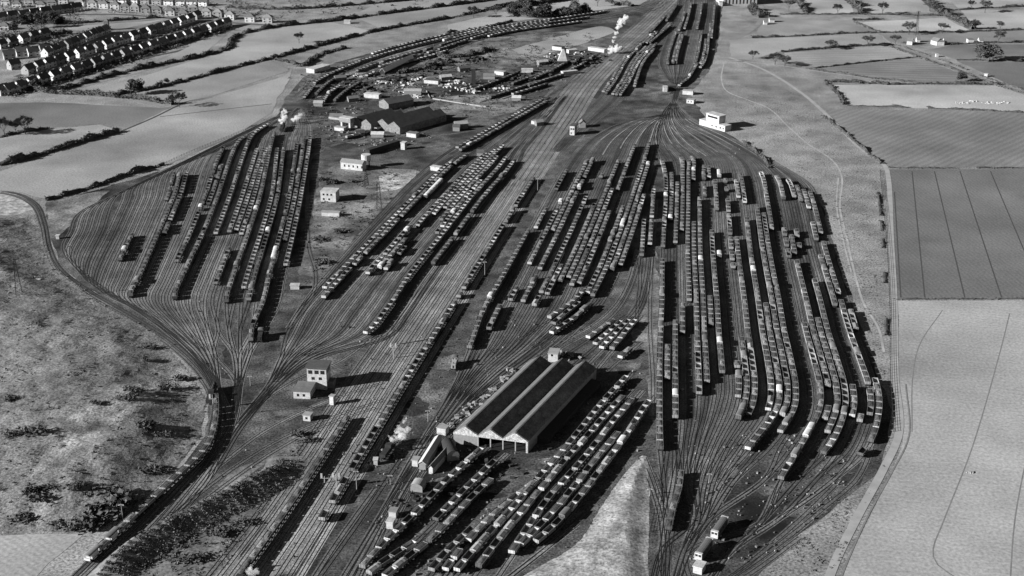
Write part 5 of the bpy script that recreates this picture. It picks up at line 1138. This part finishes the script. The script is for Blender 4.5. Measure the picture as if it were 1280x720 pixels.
for i, hrow_ in enumerate(HEDGES): hedge(*hrow_[:3], hrow_[3], hrow_[4], hrow_[5], hrow_[6]+(.12 if hrow_[6] < .1 and hrow_[1] < 7 else 0))
TREES = [
 (1237,76,14,18,'large round dark tree standing in the right-hand field',True),(1201,102,8,9,'dark round tree beside its shadow near the country road',True),(169,118,12,15,'large dark round tree on the hedge of the left field',True),
 (224,134,12,13,'spreading bare tree beside the crossing ditches',False),(32,168,13,10,'bare twin-stemmed tree over the left hedge',False),(6,170,13,9,'bare tree cut by the left edge',False),(20,167,9,6,'smaller bare tree between two bare trees at the left',False),
 (374,54,10,8,'faint bare tree in the pale left field',False),(1136,43,13,15,'broad umbrella-shaped tree beside the thin pylon',False),(1178,42,11,12,'round bare tree right of the thin pylon',False),(1085,58,11,10,'round bare tree on the striped field hedge',False),(1038,62,10,11,'flat-topped bare tree on the dark field hedge',False),
 (969,81,11,11,'wind-bent bare tree at the footpath, left of a pair',False),(981,83,10,11,'wind-bent bare tree at the footpath, right of a pair',False),(941,74,8,8,'low bare tree near the start of the footpath',False),(1047,18,11,8,'bare tree left of the diagonal tree belt',False),(1103,18,13,9,'upright bare tree right of the diagonal tree belt',False),
 (1248,54,12,10,'bare tree right of the small white houses',False),(1231,16,13,10,'tall bare tree on the topmost right hedge',False),(1214,11,9,8,'rounded bare tree left of the tall topmost tree',False),(1250,38,9,5,'thin bare tree at the right hedge',False),(1119,55,9,9,'bare tree at the left end of the farm',False),(1218,37,10,9,'bare tree at foot of the thick tree belt',False),
 (1162,14,12,11,'round tree at the head of the thick tree belt',False),(1172,19,12,12,'second round tree on the thick tree belt',False),(986,13,12,10,'tree near the top beside the hall tree belt',False),(620,22,13,8,'bare tall tree in the far pale pasture',False),(643,20,14,7,'second bare tall tree in the far pale pasture',False),(683,20,13,14,'rounded tree at the left end of the dark wood',True),(672,22,9,9,'small rounded tree just left of the dark wood',True),(592,22,12,8,'bare tree above the far curve',False),
 (747,8,12,6,'bare tree near the top of the far main line',False),(209,105,5,5,'small dark bush tree at the ditch end',True),(52,35,14,13,'tall dark tree among the top left houses',True),(20,40,13,10,'dark tree at the top left edge',True),(45,112,8,11,'dark tree at the corner of the estate',True),
]
for i, (x, y, h, w, lab, lf) in enumerate(TREES): tree(x, y, h, w, lab, lf, i)
# scrub on the hillside and banks
BUSH = [(130,640,17,6.5,'largest scrub thicket on the lower hillside'),(105,655,11,4.5,'lower left shoulder of scrub near the pale corner field'),(150,625,12,5.5,'scrub thicket above the thin pale post'),(40,622,9,4,'dark rounded bush left of the large thicket'),(92,610,6,2.6,'small dark bush above the large thicket'),(30,650,8,3,'flat bush at the lower left'),(15,545,7,3,'bush at the left edge of the hillside'),(45,540,8,3,'dark bush pair at mid hillside'),(180,450,6,3,'dark bush on the crest below the double track'),(190,435,7,3.4,'dark bush beside the double track'),(185,535,9,3.5,'broad bush in the middle of the hillside'),(170,490,8,3,'bush above the pale hillside path'),(205,545,6,3,'bush nearest the curved cutting'),(160,500,7,2.6,'low bush left of the locomotive'),(120,505,4,2,'small bush on the pale slope'),(205,485,8,3.2,'thicket behind the curved train head'),(225,475,7,3,'thicket beside the throat'),(190,590,8,3.4,'dark bush above the cutting edge'),(10,500,6,2.6,'left edge bush below the pylon'),(60,610,5,2.2,'small bush on the lower left slope'),(375,545,6,3,'dark bush at the end of the bank'),(385,553,5,2.4,'small bush right of the bank end'),(280,670,8,3.2,'dark bush on the grass beside the main line'),(300,655,7,3,'second dark bush beside the main line'),(240,700,8,3,'bush on the grass at the bottom'),(398,300,8,3,'scrub in the grass gap beside the left sidings'),(405,330,9,3,'scrub clump low in the grass gap'),(425,290,8,2.6,'scrub clump below the office yard'),(400,225,7,3,'scrub above the two-storey office'),(415,230,9,3,'broad scrub between tank and office'),(440,228,7,2.4,'scrub at the foot of the short pylon')]
for x, y, w, h, lab in BUSH: bush(x, y, w, h, lab, n=420 if w > 8 else 240)
mb = MB(); r = random.Random(11)
def scatter(poly, n, size, zmul, hb=False, mi=0):
    xs = [p[0] for p in poly]; ys = [p[1] for p in poly]; k = 0
    while k < n:
        px, py = r.uniform(min(xs), max(xs)), r.uniform(min(ys), max(ys)); ins = False; m = len(poly)
        for i in range(m):
            (ax, ay), (bx, by) = poly[i], poly[(i+1) % m]
            if (ay > py) != (by > py) and px < (bx-ax)*(py-ay)/(by-ay)+ax: ins = not ins
        if not ins: continue
        k += 1
        if noise.noise((px*.05, py*.05, 3)) < -.12: continue
        g = on_ground(px, py) if hb else G(px, py); s = size*r.uniform(.5, 1.5)
        cards(mb, [(g.x+r.gauss(0, s*.6), g.y+r.gauss(0, s*.6), g.z+r.uniform(.1, s*zmul)) for _ in range(7)], s*.8, r, mi)
scatter([(-10,480),(60,470),(200,430),(258,500),(250,545),(216,590),(166,638),(100,662),(-10,662)], 420, .6, .6, True, 0)
scatter([(-10,270),(50,270),(66,330),(125,378),(196,416),(100,470),(-10,480)], 420, .6, .6, True, 1)
scatter(BANK[:0]+[(150,700),(215,668),(262,645),(312,622),(352,590),(362,600),(320,640),(262,680),(190,720)], 130, .8, 1.1, False, 0)
scatter(WASTE[2], 420, .6, .7, False, 1); scatter(WASTE[0], 420, .8, .8, False, 0); scatter(WASTE[1], 900, 1.0, 1.0, False, 0); scatter(WASTE[4], 150, .7, .7, False, 0)
for _ in range(2300):
    a, b = RIDGE[r.randrange(len(RIDGE))]; t = r.random(); p = Vector(a).lerp(Vector(b), t)
    if noise.noise((p.x*.06, p.y*.06, 7)) > .28: continue
    s = r.uniform(.25, .6); cards(mb, [(p.x+r.gauss(0, .5), p.y+r.gauss(0, .5), p.z+r.uniform(-.1, .7)) for _ in range(4)], s, r, 0 if r.random() < .5 else 1)
# gardens of the estate
for a_, b_ in (((12,121),(283,37)), ((24,104),(262,32)), ((48,80),(190,40)), ((52,64),(128,37))):
    A_, B_ = G(*a_), G(*b_)
    for _ in range(560):
        p = A_.lerp(B_, r.random())+Vector((r.gauss(0, 5), r.gauss(0, 5), 0)); s = r.uniform(.6, 2.1)
        cards(mb, [(p.x+r.gauss(0, s*.6), p.y+r.gauss(0, s*.6), r.uniform(.1, s*1.6)) for _ in range(7)], s*.8, r, 0)
scatter([(-10,-5),(100,-5),(100,30),(60,62),(-10,66)], 900, 1.5, 1.8, False, 0); scatter([(95,-5),(345,2),(350,30),(230,24),(95,14)], 800, 1.3, 1.6, False, 0); scatter([(345,-8),(560,-8),(520,6),(350,24)], 260, 1.5, 1.5, False, 0); scatter([(360,95),(640,60),(700,80),(690,125),(560,150),(400,185),(370,140)], 1500, .9, .9, False, 0); scatter([(660,130),(700,110),(640,190),(560,240)], 100, .6, .5, False, 0)
tag(mb.build('scrub', [m_scrub, m_tuft]), 'low rough scrub over the hillside and waste ground', 'scrub', None, 'stuff')
mb = MB();  scatter([(860,125),(930,160),(1020,235),(1060,330),(1110,500),(1095,400),(1096,220),(1040,160),(1000,118),(905,100)], 900, .45, .5, False, 0)
scatter([(1095,600),(1115,560),(1050,700),(1020,735),(930,735),(1000,675)], 260, .45, .5, False, 0)
tag(mb.build('grass_tufts', [m_tuft]), 'grass tufts on the rough grass beside the yard', 'grass', None, 'stuff')
# ================================================================== LIGHT, SKY, CAMERA
w = bpy.data.worlds.new('World'); SC.world = w; w.use_nodes = True; N, L = w.node_tree.nodes, w.node_tree.links
sky = N.new('ShaderNodeTexSky'); sky.sky_type = 'NISHITA'; sky.sun_disc = False; sky.sun_elevation = SUN_EL; sky.air_density = .55; sky.dust_density = .25; sky.altitude = 300
sky.sun_rotation = math.radians(-90)-SUN_HEAD
bw_ = N.new('ShaderNodeSeparateColor'); L.new(sky.outputs[0], bw_.inputs[0]); L.new(bw_.outputs[0], N['Background'].inputs['Color']); N['Background'].inputs['Strength'].default_value = .05
sl = bpy.data.lights.new('sun', 'SUN'); sl.energy = 5.0; sl.angle = math.radians(.5); sl.color = (1, 1, 1)
so = bpy.data.objects.new('sun', sl); COL.objects.link(so)
d = Vector((math.cos(SUN_HEAD)*math.cos(SUN_EL), math.sin(SUN_HEAD)*math.cos(SUN_EL), -math.sin(SUN_EL)))
so.rotation_euler = d.to_track_quat('-Z', 'Y').to_euler(); so.location = (-300, 200, 400)
cd = bpy.data.cameras.new('camera'); co = bpy.data.objects.new('camera', cd); COL.objects.link(co); SC.camera = co
cd.sensor_width = 36; cd.lens = F/1280*36; cd.clip_start = 1; cd.clip_end = 30000; co.location = (0, 0, CH); co.rotation_euler = (math.pi/2-PITCH, 0, 0)
SC.view_settings.view_transform = 'Standard'; SC.view_settings.look = 'None'; SC.view_settings.gamma = 1; SC.view_settings.exposure = 1.05; SC.view_settings.use_curve_mapping = False
SC.render.film_transparent = False
